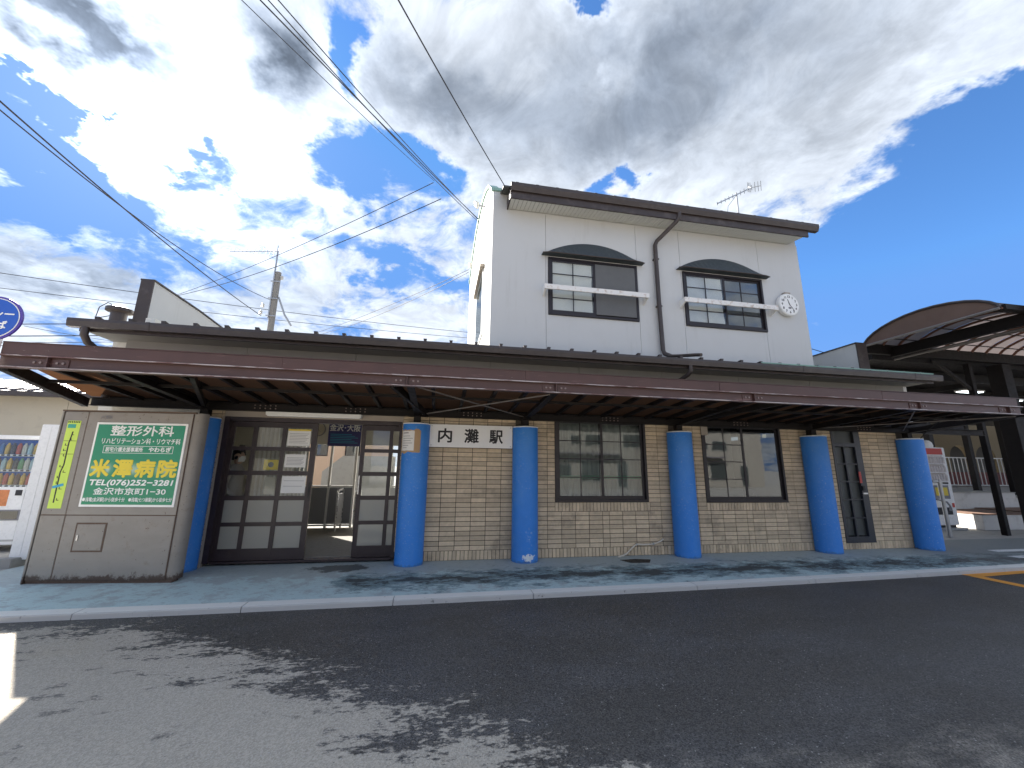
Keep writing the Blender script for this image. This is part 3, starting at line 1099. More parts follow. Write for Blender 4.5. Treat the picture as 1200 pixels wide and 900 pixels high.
# --- low roof
RX0, RX1 = -5.95, 10.72
low = MB().prism([(-0.36, 3.735), (-0.36, 3.775), (0.9, 4.02), (3.2, 4.46), (6.2, 3.95), (6.2, 3.85), (3.2, 4.36), (0.9, 3.93)], 'x', RX0 + 0.12, RX1 - 0.05)
lowr = low.build('low_roof', 'roof_dark', B)
MB().prism([(-0.365, 3.776), (-0.365, 3.79), (0.69, 3.996), (0.69, 3.982)], 'x', 8.72, 10.67).build('copper_sheet', 'roof_green', lowr)
gx = RX0 + 0.3
MB().prism([(-0.366, 3.7775), (-0.376, 3.795), (-0.372, 3.806), (-0.30, 3.819), (-0.30, 3.793)], 'x', 6.2, 10.67).build('copper_edge', 'roof_green', lowr)
sg = MB().add([(-0.022, -0.37, 3.775), (0.022, -0.37, 3.775), (0.02, -0.22, 3.81), (-0.02, -0.22, 3.81), (-0.032, -0.367, 3.822), (0.032, -0.367, 3.822)],
              [(0, 1, 2, 3), (0, 4, 5, 1), (0, 3, 4), (1, 5, 2), (3, 2, 5, 4)])
sgm = sg.mesh('snow_guard', 'brown_trim')
sgg = sg.mesh('snow_guard', 'roof_green')
seam_dark = MB().bar((0, -0.30, 3.79), (0, 0.69, 3.985), 0.02, 0.03).mesh('roof_seam', 'roof_dark')
seam_green = MB().bar((0, -0.30, 3.808), (0, 0.69, 4.004), 0.025, 0.04).mesh('roof_seam', 'roof_green')
while gx < RX1 - 0.1:
    ob = bpy.data.objects.new('snow_guard', sgm)
    COL.objects.link(ob)
    ob.parent = lowr
    ob.location = (gx - B.location[0], -B.location[1], 0)
    ob = bpy.data.objects.new('roof_seam', seam_green if gx > 8.7 else seam_dark)
    COL.objects.link(ob)
    ob.parent = lowr
    ob.location = (gx - B.location[0], -B.location[1], 0)
    gx += 0.456
gut = MB().prism([(-0.46, 3.615), (-0.475, 3.70), (-0.47, 3.745), (-0.452, 3.745), (-0.455, 3.70), (-0.445, 3.63), (-0.385, 3.63), (-0.375, 3.74), (-0.360, 3.74), (-0.372, 3.612)], 'x', RX0, RX1 + 0.05)
gutter = gut.build('eave_gutter', 'gutter_brown', B)
for x in (-4.9, -1.9, 1.1, 4.1, 7.1, 10.0):
    MB().prism([(-0.464, 3.608), (-0.479, 3.70), (-0.474, 3.75), (-0.456, 3.75), (-0.44, 3.66), (-0.37, 3.66), (-0.37, 3.607)], 'x', x, x + 0.05).build('gutter_joint', 'gutter_brown', gutter)
box('eave_fascia', 'brown_trim', B, RX0 + 0.1, RX1 - 0.08, -0.357, -0.325, 3.57, 3.733)
box('eave_soffit', 'grey_siding', B, RX0 + 0.12, RX1 - 0.1, -0.324, WY + 0.13, 3.60, 3.628)
# downpipes of the low eave
MB().tube([(-5.72, -0.42, 3.62), (-5.72, -0.42, 3.50), (-5.70, -0.36, 3.40), (-5.60, -0.02, 3.20), (-5.58, 0.02, 3.05), (-5.58, 0.02, 2.6)], 0.05, 10).build('downpipe', 'gutter_brown', B, smooth=True)
MB().tube([(4.52, -0.42, 3.63), (4.52, -0.42, 3.50), (4.50, -0.36, 3.44), (4.30, 0.06, 3.25), (4.30, 0.08, 3.15), (4.30, 0.08, 2.7)], 0.042, 10).build('downpipe', 'gutter_brown', B, smooth=True)
# rainwater pipe lying over the low roof from the tower downpipe
MB().tube([(4.66, 0.50, 4.08), (4.70, 0.20, 4.00), (4.78, -0.25, 3.90), (4.80, -0.40, 3.86)], 0.036, 10).build('roof_pipe', 'gutter_brown', B, smooth=True)

# --- parapet fins at both ends of the low roof
for x0, x1, zt, inner in ((-6.07, -5.85, 5.02, 1), (10.34, 10.65, 4.90, -1)):
    p = MB().prism([(0.93, 3.8), (0.93, zt), (2.4, zt - 0.02), (4.2, zt - 0.12), (4.2, 3.8)], 'x', x0 + 0.012, x1 - 0.012).build('parapet', 'white_siding', B)
    MB().prism([(0.90, zt + 0.002), (0.90, zt + 0.03), (2.4, zt + 0.012), (4.23, zt - 0.09), (4.23, zt - 0.118), (2.4, zt - 0.017)], 'x', x0 - 0.012, x1 + 0.012).build('coping', 'brown_trim', p)
    box('end_cap', 'brown_trim', p, x0, x1, 0.90, 0.928, 3.75, zt + 0.001)
# vent cap beside the western fin
v = MB().lathe([(0.12, 3.9), (0.12, 4.32), (0.20, 4.34), (0.20, 4.40), (0.10, 4.44)], (-6.30, 0.9, 0.0), 16).build('roof_vent', 'gutter_brown', B, smooth=True)

# --- upper storey
TY = 0.70
TX0, TX1 = 0.64, 8.70
TW = [(1.93, 4.10, 4.91, 6.31), (5.29, 7.49, 4.91, 6.31)]
seams = [TX0, 1.88, 4.116, 5.26, 7.47, TX1]
for a, b in zip(seams[:-1], seams[1:]):
    g = MB()
    for r in rect_minus((a + 0.004, b - 0.004, 3.9, 7.40), TW):
        g.box(r[0], r[1], TY, TY + 0.06, r[2], r[3])
    g.build('siding_panel', 'white_siding', B)
box('siding_backing', 'grey_siding', B, TX0 + 0.02, 1.90, TY + 0.065, TY + 0.16, 3.9, 7.40)
box('siding_backing', 'grey_siding', B, 4.12, 5.27, TY + 0.065, TY + 0.16, 3.9, 7.40)
box('siding_backing', 'grey_siding', B, 7.50, TX1 - 0.02, TY + 0.065, TY + 0.16, 3.9, 7.40)
g = MB().box(TX0 + 0.004, 0.99, TY + 0.001, TY + 0.06, 7.401, 7.83)
g.box(0.99, TX1 - 0.004, TY + 0.02, TY + 0.1, 7.401, 7.80)
g.build('frieze_wall', 'white_siding', B)
# side wall with its curved top
prof = [(0.70, 7.84), (1.05, 8.16), (1.40, 8.47), (2.05, 8.86), (2.75, 9.17), (3.45, 9.40), (4.17, 9.58), (5.5, 9.72), (7.0, 9.62), (8.5, 9.25)]
MB().prism([(0.762, 3.9), (0.762, 7.86)] + [(y, z - 0.03) for y, z in prof[1:]] + [(8.5, 3.9)], 'x', TX0, TX0 + 0.12).build('west_upper_wall', 'side_wall', B)
MB().prism([(0.762, 3.9), (0.762, 7.86)] + [(y, z - 0.03) for y, z in prof[1:]] + [(8.5, 3.9)], 'x', TX1 - 0.12, TX1).build('east_upper_wall', 'side_wall', B)
cop = MB()
band = [(y, z) for y, z in prof] + [(y, z + 0.06) for y, z in prof[::-1]]
cop.prism(band, 'x', TX0 - 0.05, TX0 + 0.16)
cop.box(TX0 - 0.05, 0.955, 0.66, 0.72, 7.835, 7.90)
cop.build('green_coping', 'roof_green', B)
rf = MB().prism([(0.22, 7.60), (0.22, 7.64), (0.75, 7.86)] + [(y, z - 0.02) for y, z in prof[1:]] + [(y, z - 0.10) for y, z in prof[:1:-1]] + [(0.75, 7.79)], 'x', TX0 + 0.165, TX1 + 0.10).build('upper_roof', 'roof_dark', B)
gx = 1.10
sg2 = MB().add([(-0.03, 0.16, 7.66), (0.03, 0.16, 7.66), (0.03, 0.40, 7.76), (-0.03, 0.40, 7.76), (-0.035, 0.165, 7.72), (0.035, 0.165, 7.72)],
               [(0, 1, 2, 3), (0, 4, 5, 1), (0, 3, 4), (1, 5, 2), (3, 2, 5, 4)]).mesh('snow_guard', 'brown_trim')
while gx < 8.7:
    ob = bpy.data.objects.new('snow_guard', sg2)
    COL.objects.link(ob)
    ob.parent = rf
    ob.location = (gx - B.location[0], -B.location[1], 0)
    gx += 0.456
ug = MB().prism([(0.16, 7.50), (0.12, 7.60), (0.12, 7.675), (0.14, 7.675), (0.145, 7.60), (0.18, 7.52), (0.235, 7.52), (0.24, 7.67), (0.255, 7.67), (0.255, 7.50)], 'x', 0.96, 8.82).build('upper_gutter', 'gutter_brown', B)
box('upper_fascia', 'brown_trim', B, 0.965, 8.55, 0.20, 0.235, 7.335, 7.499)
box('gutter_end', 'brown_trim', B, 0.955, 0.985, 0.236, 0.66, 7.36, 7.60)
# boarded soffit: each narrow board a piece, joined as one part for the many
sf = MB()
x = 0.99
while x < 8.36:
    sf.prism([(0.236, 7.340), (0.236, 7.352), (0.698, 7.425), (0.698, 7.413)], 'x', x, x + 0.082)
    x += 0.092
tag(sf.build('soffit_boards', 'soffit', B), kind='stuff')
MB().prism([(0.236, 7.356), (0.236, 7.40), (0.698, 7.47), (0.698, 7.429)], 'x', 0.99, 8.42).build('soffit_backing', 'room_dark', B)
# tower downpipe
dp = MB().tube([(4.99, 0.19, 7.52), (4.98, 0.19, 7.40), (4.93, 0.24, 7.30), (4.62, 0.60, 6.98), (4.58, 0.62, 6.88), (4.58, 0.62, 5.5), (4.60, 0.62, 4.25), (4.62, 0.60, 4.16), (4.70, 0.50, 4.08)], 0.05, 10).build('downpipe', 'gutter_brown', B, smooth=True)
for z in (6.5, 5.3):
    box('pipe_bracket', 'gutter_brown', dp, 4.53, 4.65, 0.60, 0.699, z, z + 0.03)


def sash_window(parent, x0, x1, z0, z1, yf, mt, gm, left_grid, right_grid, fw=0.05, sill=0.10, depth=0.10, right_pane=None, glass_set=0.02):
    """two sliding sashes: outer frame, each sash, its panes and bars"""
    f = MB()
    f.box(x0, x0 + fw, yf, yf + depth, z0, z1)
    f.box(x1 - fw, x1, yf, yf + depth, z0, z1)
    f.box(x0 + fw, x1 - fw, yf, yf + depth, z1 - fw, z1)
    f.box(x0 + fw, x1 - fw, yf - 0.012, yf + depth, z0, z0 + fw * 0.9)
    w = f.build('window', mt, parent, bevel=0.004)
    mid = (x0 + x1) / 2
    zb = z0 + fw * 0.9
    for side, (a, b), grid in ((0, (x0 + fw, mid + 0.035), left_grid), (1, (mid - 0.035, x1 - fw), right_grid)):
        yo = yf + 0.018 + (0.0 if side == 0 else 0.03)
        s = MB()
        sw = 0.045
        s.box(a, a + sw, yo, yo + 0.028, zb, z1 - fw)
        s.box(b - sw, b, yo, yo + 0.028, zb, z1 - fw)
        s.box(a + sw, b - sw, yo, yo + 0.028, z1 - fw - sw, z1 - fw)
        s.box(a + sw, b - sw, yo, yo + 0.028, zb, zb + sill - fw * 0.9)
        s.build('sash', mt, w)
        ga, gb, gz0, gz1 = a + sw, b - sw, zb + sill - fw * 0.9, z1 - fw - sw
        nx, nz = grid
        bar = MB()
        for i in range(1, nx):
            x = ga + (gb - ga) * i / nx
            bar.box(x - 0.009, x + 0.009, yo + 0.004, yo + 0.02, gz0, gz1)
        for k in range(1, nz):
            z = gz0 + (gz1 - gz0) * k / nz
            for i in range(nx):
                xa = ga + (gb - ga) * i / nx + (0.009 if i else 0)
                xb = ga + (gb - ga) * (i + 1) / nx - (0.009 if i < nx - 1 else 0)
                bar.box(xa, xb, yo + 0.004, yo + 0.02, z - 0.009, z + 0.009)
        if nx * nz > 1:
            bar.build('glazing_bar', mt, w)
        for i in range(nx):
            for k in range(nz):
                xa, xb = ga + (gb - ga) * i / nx, ga + (gb - ga) * (i + 1) / nx
                za, zb2 = gz0 + (gz1 - gz0) * k / nz, gz0 + (gz1 - gz0) * (k + 1) / nz
                box('pane', (right_pane if side and right_pane else gm), w, xa + 0.003, xb - 0.003, yo + 0.010, yo + 0.014, za + 0.003, zb2 - 0.003)
    return w


# upper windows, hoods, rails
for i, (x0, x1, z0, z1) in enumerate(TW):
    w = sash_window(B, x0 + 0.004, x1 - 0.004, z0 + 0.004, z1 - 0.004, TY - 0.03, 'sash', 'glass_clear', (2, 4) if i == 0 else (2, 4), (1, 1) if i == 0 else (2, 4), fw=0.055, sill=0.12)
    mid = (x0 + x1) / 2
    box('insect_screen', 'insect_screen', w, mid + 0.04, x1 - 0.06, TY - 0.020, TY - 0.014, z0 + 0.09, z1 - 0.07) if i == 0 else None
    if i == 1:
        sc = MB().box(mid + 0.04, x1 - 0.06, TY + 0.075, TY + 0.08, z0 + 0.06, z1 - 0.06).build('insect_screen', 'insect_screen', w)
    # arched hood: curved roof sheet falling from an arch on the wall to a straight front edge
    xa, xb, zb, zt = x0 - 0.15, x1 + 0.15, z1 + 0.025, z1 + 0.43
    h = MB()
    n = 20
    vs, fs = [], []
    for k in range(n + 1):
        t_ = k / n
        x = xa + (xb - xa) * t_
        a = 4 * t_ * (1 - t_)
        vs += [(x, TY - 0.002, zb + 0.012 + (zt - zb) * a ** 0.92), (x, TY - 0.13 - 0.05 * min(1.0, a * 4), zb + 0.004), (x, TY - 0.002, zb)]
    for k in range(n):
        p, q = 3 * k, 3 * k + 3
        fs += [(p, q, q + 1, p + 1), (p + 1, q + 1, q + 2, p + 2)]
    fs += [(0, 1, 2), (3 * n + 2, 3 * n + 1, 3 * n)]
    aw = h.add(vs, fs).build('window_hood', 'awning', B)
    e = MB()
    e.tube([(vs[3 * k][0], vs[3 * k + 1][1], zb + 0.006) for k in range(n + 1)], 0.012, 6)
    e.build('hood_edge', 'brown_trim', aw)
    # guard rail across the window
    ra, rb = (x0 - 0.14, x1 + 0.16) if i == 0 else (x0 - 0.14, x1 + 0.17)
    r = MB().box(ra, rb, TY - 0.235, TY - 0.20, 5.42, 5.535).build('guard_rail', 'rusty_white', B, bevel=0.004)
    g = MB()
    for x in (ra + 0.01, rb - 0.05):
        g.prism([(TY - 0.199, 5.42), (TY - 0.199, 5.53), (TY - 0.001, 5.53), (TY - 0.001, 5.33), (TY - 0.02, 5.33)], 'x', x, x + 0.035)
    g.build('rail_bracket', 'white_metal', r)
# rooms behind the upper windows
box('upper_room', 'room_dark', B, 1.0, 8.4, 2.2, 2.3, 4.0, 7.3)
# window in the side wall
g = MB()
sw_ = MB().box(TX0 - 0.03, TX0 - 0.001, 2.35, 4.3, 4.9, 6.75).build('window', 'white_metal', B)
box('pane', 'glass_dark', sw_, TX0 - 0.036, TX0 - 0.031, 2.45, 4.2, 5.0, 6.65)
box('window_lintel', 'beige_trim', sw_, TX0 - 0.12, TX0 - 0.001, 2.25, 4.4, 6.76, 6.84)

# --- ground-floor windows
w1 = sash_window(B, 1.889, 3.781, 0.973, 2.56, WY - 0.015, 'sash', 'glass', (2, 4), (2, 4), fw=0.05, sill=0.11)
w2 = sash_window(B, 5.034, 6.931, 0.958, 2.56, WY - 0.015, 'sash', 'glass_dark', (2, 4), (1, 1), fw=0.05, sill=0.11)
box('vent_panel', 'beige_trim', w2, 5.02, 5.17, WY - 0.035, WY - 0.018, 2.30, 2.52)
# room shells behind the windows
rm = MB()
rm.box(1.30, 4.40, 1.9, 2.0, 0.2, 2.75)
rm.box(4.46, 7.56, 2.4, 2.5, 0.2, 2.75)
rm.box(-0.80, -0.72, 0.30, 5.9, 0.0, 2.75)
rm.box(4.40, 4.46, 0.30, 2.5, 0.0, 2.75)
rm.build('room_partition', 'room_wall', B)
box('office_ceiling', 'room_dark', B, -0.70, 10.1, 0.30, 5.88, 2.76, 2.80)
box('office_floor', 'room_floor', B, -0.70, 10.1, 0.30, 5.88, 0.02, 0.08)

# --- back door on the right
dr = MB()
dr.box(8.226, 8.285, WY - 0.01, WY + 0.10, 0.13, 2.60)
dr.box(8.82, 8.98, WY - 0.01, WY + 0.10, 0.13, 2.60)
dr.box(8.285, 8.82, WY - 0.01, WY + 0.10, 2.14, 2.22)
dr.box(8.285, 8.82, WY - 0.01, WY + 0.10, 0.13, 0.255)
dr.box(8.285, 8.82, WY - 0.01, WY + 0.10, 2.54, 2.60)
dr.box(8.523, 8.557, WY, WY + 0.04, 0.255, 2.14)
for k in range(1, 5):
    z = 0.255 + (2.14 - 0.255) * k / 5
    dr.box(8.285, 8.523, WY, WY + 0.04, z - 0.012, z + 0.012)
    dr.box(8.557, 8.82, WY, WY + 0.04, z - 0.012, z + 0.012)
door = dr.build('back_door', 'dark_door', B)
for i, (a, b) in enumerate(((8.288, 8.52), (8.56, 8.817))):
    for k in range(5):
        z0 = 0.255 + 1.885 * k / 5 + 0.013
        box('pane', 'obscured', door, a, b, WY + 0.044, WY + 0.05, z0, z0 + 1.885 / 5 - 0.026)
box('pane', 'obscured', door, 8.288, 8.817, WY + 0.044, WY + 0.05, 2.222, 2.538)
MB().box(8.80, 8.92, WY - 0.05, WY - 0.035, 1.125, 1.155).box(8.81, 8.83, WY - 0.036, WY - 0.011, 1.13, 1.15).box(8.89, 8.91, WY - 0.036, WY - 0.011, 1.13, 1.15).build('handle', 'steel_bright', door)
box('lock_sticker', 'red_print', door, 8.80, 8.86, WY - 0.016, WY - 0.011, 1.36, 1.60)
box('lock_body', 'rubber', door, 8.82, 8.88, WY - 0.04, WY - 0.011, 1.20, 1.30)

# --- entrance: frame, two sliding leaves
EF = MB()
EF.box(-3.883, -3.80, 0.16, 0.36, 0.05, 2.384)
EF.box(-1.02, -0.960, 0.19, 0.36, 0.05, 2.384)
EF.box(-3.80, -1.02, 0.175, 0.36, 2.315, 2.384)
ef = EF.build('entrance_frame', 'door_metal', B, bevel=0.004)
box('jamb_trim', 'beige_trim', B, -3.91, -3.884, 0.145, 0.20, 0.0, 2.384)
box('door_track', 'door_metal', ef, -3.80, -1.02, 0.20, 0.36, 0.03, 0.062)


def leaf(x0, x1, y, z0, z1, cols, name='sliding_door'):
    """glazed leaf: stiles and rails, three rows of clear panes over two frosted rows"""
    rows = [(0.245, 0.592), (0.655, 1.005), (1.076, 1.415), (1.487, 1.825), (1.889, 2.222)]
    g = MB()
    xs = [x0] + [e for c in cols for e in c] + [x1]
    for i in range(0, len(xs), 2):
        g.box(xs[i], xs[i + 1], y, y + 0.04, z0, z1)
    zs = [z0] + [e for r in rows for e in r] + [z1]
    for a, b in cols:
        for i in range(0, len(zs), 2):
            g.box(a, b, y + 0.002, y + 0.038, zs[i], zs[i + 1])
    d = g.build(name, 'door_metal', B)
    for a, b in cols:
        for k, (za, zb) in enumerate(rows):
            box('pane', 'frosted' if k < 2 else 'glass_clear', d, a, b, y + 0.018, y + 0.023, za, zb)
    return d


d1 = leaf(-3.80, -2.42, 0.25, 0.065, 2.312, [(-3.74, -3.45), (-3.385, -2.985), (-2.92, -2.51)])
d2 = leaf(-1.685, -0.99, 0.305, 0.065, 2.312, [(-1.615, -1.195), (-1.135, -1.03)])
box('pull_handle', 'steel_bright', d2, -1.675, -1.655, 0.298, 0.304, 1.10, 1.42)
box('pull_handle', 'rubber', d1, -2.47, -2.44, 0.244, 0.249, 1.05, 1.30)

# --- waiting hall behind the entrance
hall = MB().box(-5.5, -0.82, 0.40, 3.9, 0.02, 0.07).build('hall_floor', 'room_floor', B)
box('hall_ceiling', 'ceiling_white', B, -5.5, -0.82, 0.30, 3.9, 2.78, 2.82)
box('hall_west_wall', 'room_wall', B, -5.5, -5.4, 0.30, 3.9, 0.07, 2.78)
g = MB()
g.box(-5.4, -0.82, 3.75, 3.85, 2.12, 2.78)
g.box(-5.4, -3.75, 3.75, 3.85, 0.07, 2.12)
g.build('hall_rear_wall', 'room_wall', B)
# half-height partition with posts in the rear opening
for a, b in ((-3.62, -3.02), (-2.98, -2.42), (-1.5, -0.86)):
    box('partition_panel', 'grey_panel', B, a, b, 3.70, 3.74, 0.16, 1.04)
g = MB()
for x in (-3.66, -3.00, -2.40, -1.52):
    g.box(x - 0.025, x + 0.025, 3.68, 3.76, 0.07, 2.12)
g.box(-3.63, -2.43, 3.69, 3.75, 1.05, 1.09)
g.box(-3.63, -2.43, 3.69, 3.75, 0.11, 0.15)
g.box(-1.49, -0.84, 3.69, 3.75, 1.05, 1.09)
g.build('partition_frame', 'white_metal', B)
box('office_counter', 'room_wall', B, -3.85, -3.25, 2.2, 2.28, 0.07, 1.18)

# ------------------------------------------------------------------ steel canopy over the pavement
K = thing('entrance_canopy', 'long brown steel canopy running along the station front above the pavement', 'canopy', (2.3, -1.0, 0.0))
FY = -2.0
FX0, FX1 = -5.20, 9.86
fb_ = MB()
fb_.box(FX0, FX1, FY - 0.045, FY + 0.045, 2.622, 2.634)
fb_.box(FX0, FX1, FY + 0.0, FY + 0.012, 2.634, 2.757)
fb_.box(FX0, FX1, FY - 0.045, FY + 0.045, 2.757, 2.769)
beam = fb_.build('front_beam', 'fascia_red', K)
ed = MB()
ed.box(FX0, FX1, FY - 0.049, FY - 0.0455, 2.621, 2.635)
ed.box(FX0, FX1, FY - 0.049, FY - 0.0455, 2.756, 2.770)
ed.build('flange_edge', 'worn_edge', beam)
bx = FX0 + 0.03
for L_ in (2.9, 3.1, 3.0, 3.0, 2.9):
    xe = min(bx + L_, FX1 - 0.03)
    dz_, dy_ = random.uniform(-0.003, 0.003), random.uniform(-0.003, 0.003)
    g = MB()
    g.add([(bx, FY - 0.040 + dy_, 2.772), (xe, FY - 0.040 - dy_, 2.772), (xe, FY - 0.020 - dy_, 2.772), (bx, FY - 0.020 + dy_, 2.772),
           (bx, FY - 0.043 + dy_, 2.903 + dz_), (xe, FY - 0.043 - dy_, 2.905 - dz_), (xe, FY - 0.020 - dy_, 2.905 - dz_), (bx, FY - 0.020 + dy_, 2.903 + dz_)],
          [(0, 3, 2, 1), (4, 5, 6, 7), (0, 1, 5, 4), (1, 2, 6, 5), (2, 3, 7, 6), (3, 0, 4, 7)])
    g.build('fascia_band', 'fascia_red', K)
    bx = xe + 0.004
tp = MB()
for x in range(0, 60):
    a = FX0 + 0.03 + x * 0.25
    if a + 0.25 > FX1:
        break
    tp.box(a, a + 0.248, FY - 0.052, FY + 0.02, 2.906, 2.916 + random.uniform(-0.001, 0.002))
tp.build('drip_edge', 'fascia_red', K)
NB = [-4.72, -0.75, 1.276, 4.436, 7.60, 9.55]
for x in NB:
    box('stiffener', 'fascia_red', beam, x - 0.006, x + 0.006, FY - 0.044, FY - 0.001, 2.6345, 2.7565)
    sp = box('splice_plate', 'fascia_red', beam, x - 0.19, x - 0.03, FY - 0.009, FY - 0.0005, 2.65, 2.74)
    sp2 = box('splice_plate', 'fascia_red', beam, x + 0.03, x + 0.19, FY - 0.009, FY - 0.0005, 2.65, 2.74)
    b_ = MB()
    for dx in (-0.14, -0.08, 0.08, 0.14):
        b_.disc_y(x + dx, FY - 0.02, FY - 0.009, 2.695, 0.014, 8)
    b_.build('bolt', 'bolt_steel', beam)
RYB = 0.02


def ibeam_x(name, x0, x1, y, z0, z1, w=0.10):
    g = MB()
    g.box(x0, x1, y - w / 2, y + w / 2, z0, z0 + 0.012)
    g.box(x0, x1, y - 0.006, y + 0.006, z0 + 0.012, z1 - 0.012)
    g.box(x0, x1, y - w / 2, y + w / 2, z1 - 0.012, z1)
    return g.build(name, 'steel_dark', K)


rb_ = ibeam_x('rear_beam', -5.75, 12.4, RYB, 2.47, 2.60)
g = MB()
for xc in (-3.2, -1.75, 0.3, 3.0, 5.9, 9.0):
    for dx in (-0.18, -0.1, -0.02, 0.06, 0.14):
        for z in (2.52, 2.57):
            g.disc_y(xc + dx, RYB - 0.022, RYB - 0.0065, z, 0.011, 6)
g.build('bolt', 'bolt_steel', rb_)
for x in COLX:
    g = MB()
    g.box(x - 0.06, x + 0.06, -0.04, 0.08, COLH + 0.006, 2.469)
    g.box(x - 0.12, x + 0.12, -0.10, 0.13, COLH + 0.005, COLH + 0.02)
    g.build('post_stub', 'steel_dark', K)
    g = MB()
    g.prism([(RYB - 0.051, 2.485), (RYB - 0.051, 2.575), (FY + 0.047, 2.735), (FY + 0.047, 2.640)], 'x', x - 0.006, x + 0.006)
    g.prism([(RYB - 0.051, 2.473), (RYB - 0.051, 2.485), (FY + 0.047, 2.640), (FY + 0.047, 2.628)], 'x', x - 0.05, x + 0.05)
    g.build('cantilever', 'steel_dark', K)
# second cantilever beside the first pillar, end beam of the west bay
MB().bar((-0.55, -0.05, 2.52), (-0.95, -1.94, 2.66), 0.05, 0.10).build('diagonal_strut', 'steel_dark', K)
MB().bar((-5.73, -0.1, 2.50), (-5.20, -1.93, 2.66), 0.07, 0.13).build('end_beam', 'steel_dark', K)
MB().bar((-4.11, -0.05, 2.52), (-3.3, -1.93, 2.65), 0.05, 0.08).build('diagonal_strut', 'steel_dark', K)
MB().bar((4.44, -0.05, 2.52), (5.0, -1.93, 2.66), 0.05, 0.09).build('diagonal_strut', 'steel_dark', K)
for a, b in (((-0.62, -0.10, 2.50), (1.22, -1.90, 2.62)), ((-0.62, -1.90, 2.64), (1.22, -0.10, 2.52)),
             ((7.66, -0.10, 2.50), (9.9, -1.90, 2.61)), ((7.66, -1.90, 2.63), (9.9, -0.10, 2.51))):
    MB().tube([a, b], 0.011, 6).build('tie_rod', 'rod', K)
MB().tube([(9.50, -1.2, 2.72), (9.55, -0.75, 2.42), (9.60, -0.6, 2.30)], 0.008, 6).build('hanging_wire', 'rubber', K)
# rafters and the sheets between them
box('shade_strip', 'steel_dark', K, -5.7, 12.0, 0.105, 0.143, 2.50, 2.715)  # dark strip added for the shade between rafters and wall, hides bright cladding
rx = -5.02
rafters = []
while rx < 9.8:
    rafters.append(rx)
    rx += 0.46
rmesh = None
zf, zr = 2.775, 2.612


def edge_x(y):
    return -5.27 - (y - FY) * 0.27


for i, x in enumerate(rafters):
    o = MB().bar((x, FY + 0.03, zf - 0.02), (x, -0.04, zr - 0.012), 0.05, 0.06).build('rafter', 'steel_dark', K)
for i, x in enumerate(rafters[:-1]):
    x1 = rafters[i + 1]
    m_ = 'peach_sheet'
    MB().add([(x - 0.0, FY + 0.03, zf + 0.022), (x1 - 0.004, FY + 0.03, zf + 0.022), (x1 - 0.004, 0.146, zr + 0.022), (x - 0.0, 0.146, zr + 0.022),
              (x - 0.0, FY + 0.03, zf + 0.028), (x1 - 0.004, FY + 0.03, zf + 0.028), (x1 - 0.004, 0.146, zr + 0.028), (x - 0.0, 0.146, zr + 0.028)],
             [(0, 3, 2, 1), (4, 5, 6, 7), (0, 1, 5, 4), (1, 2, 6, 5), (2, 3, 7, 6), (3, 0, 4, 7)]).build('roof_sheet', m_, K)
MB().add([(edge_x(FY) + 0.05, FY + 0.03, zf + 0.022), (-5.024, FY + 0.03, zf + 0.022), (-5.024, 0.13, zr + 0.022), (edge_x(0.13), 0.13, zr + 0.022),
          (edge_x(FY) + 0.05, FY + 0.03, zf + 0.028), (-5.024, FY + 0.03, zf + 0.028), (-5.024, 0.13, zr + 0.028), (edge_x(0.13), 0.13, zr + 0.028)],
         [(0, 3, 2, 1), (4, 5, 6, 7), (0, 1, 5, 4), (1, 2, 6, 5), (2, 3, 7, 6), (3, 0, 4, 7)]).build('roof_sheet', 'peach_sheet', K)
for y in (-1.2,):
    zc = zf + (zr - zf) * ((y - FY) / (0.1 - FY)) - 0.075
    box('purlin', 'steel_dark', K, edge_x(y), 9.8, y - 0.025, y + 0.025, zc - 0.03, zc + 0.008)
# end return on the east with its lamp-side plate
MB().bar((9.83, FY + 0.05, 2.69), (10.6, 0.0, 2.56), 0.08, 0.14).build('end_beam', 'steel_dark', K)

# ------------------------------------------------------------------ advertising cabinet on the left
CAX, CAY, CROT = -5.640, -0.53, -0.105
CB = thing('advertising_cabinet', 'rusty grey metal cabinet carrying a green clinic advertisement beside the entrance', 'sign cabinet', (CAX, CAY, 0.0), rotz=CROT)
CW, CH, CD = 1.87, 2.325, 0.17
LS = 0.345
def lb(name, m, x0, x1, y0, y1, z0, z1, bevel=0.0, parent=CB):
    return MB().box(x0, x1, y0, y1, z0, z1).build(name, m, parent, bevel, local=True)


core = MB().prism([(0.012, 0.02), (CW - 0.09, 0.02), (CW - 0.03, 0.035), (CW + 0.01, 0.07), (CW + 0.025, 0.12), (CW + 0.025, CD), (0.012, CD)], 'z', 0.035, CH - 0.004).build('carcass', 'cabinet_metal', CB, local=True, smooth=True)
lb('plinth', 'rust', 0.0, CW - 0.02, 0.03, CD - 0.01, 0.0, 0.034)
lb('corner_post', 'cabinet_metal', -0.012, 0.012, -0.006, CD, 0.0, CH + 0.004, 0.003)
lb('narrow_panel', 'cabinet_metal', 0.022, LS - 0.008, 0.002, 0.019, 0.885, CH - 0.02, 0.004)
lb('narrow_panel', 'cabinet_metal', 0.022, LS - 0.008, 0.001, 0.019, 0.045, 0.872, 0.004)
lb('door_panel', 'cabinet_metal', LS + 0.004, CW - 0.10, 0.001, 0.019, 0.045, 0.872, 0.004)
fr = MB()
SX0, SX1, SZ0, SZ1 = LS + 0.135, CW - 0.135, 0.985, 2.165
fr.box(LS + 0.004, SX0, 0.002, 0.019, 0.885, CH - 0.02)
fr.box(SX1, CW - 0.10, 0.002, 0.019, 0.885, CH - 0.02)
fr.box(SX0, SX1, 0.002, 0.019, 0.885, SZ0)
fr.box(SX0, SX1, 0.002, 0.019, SZ1, CH - 0.02)
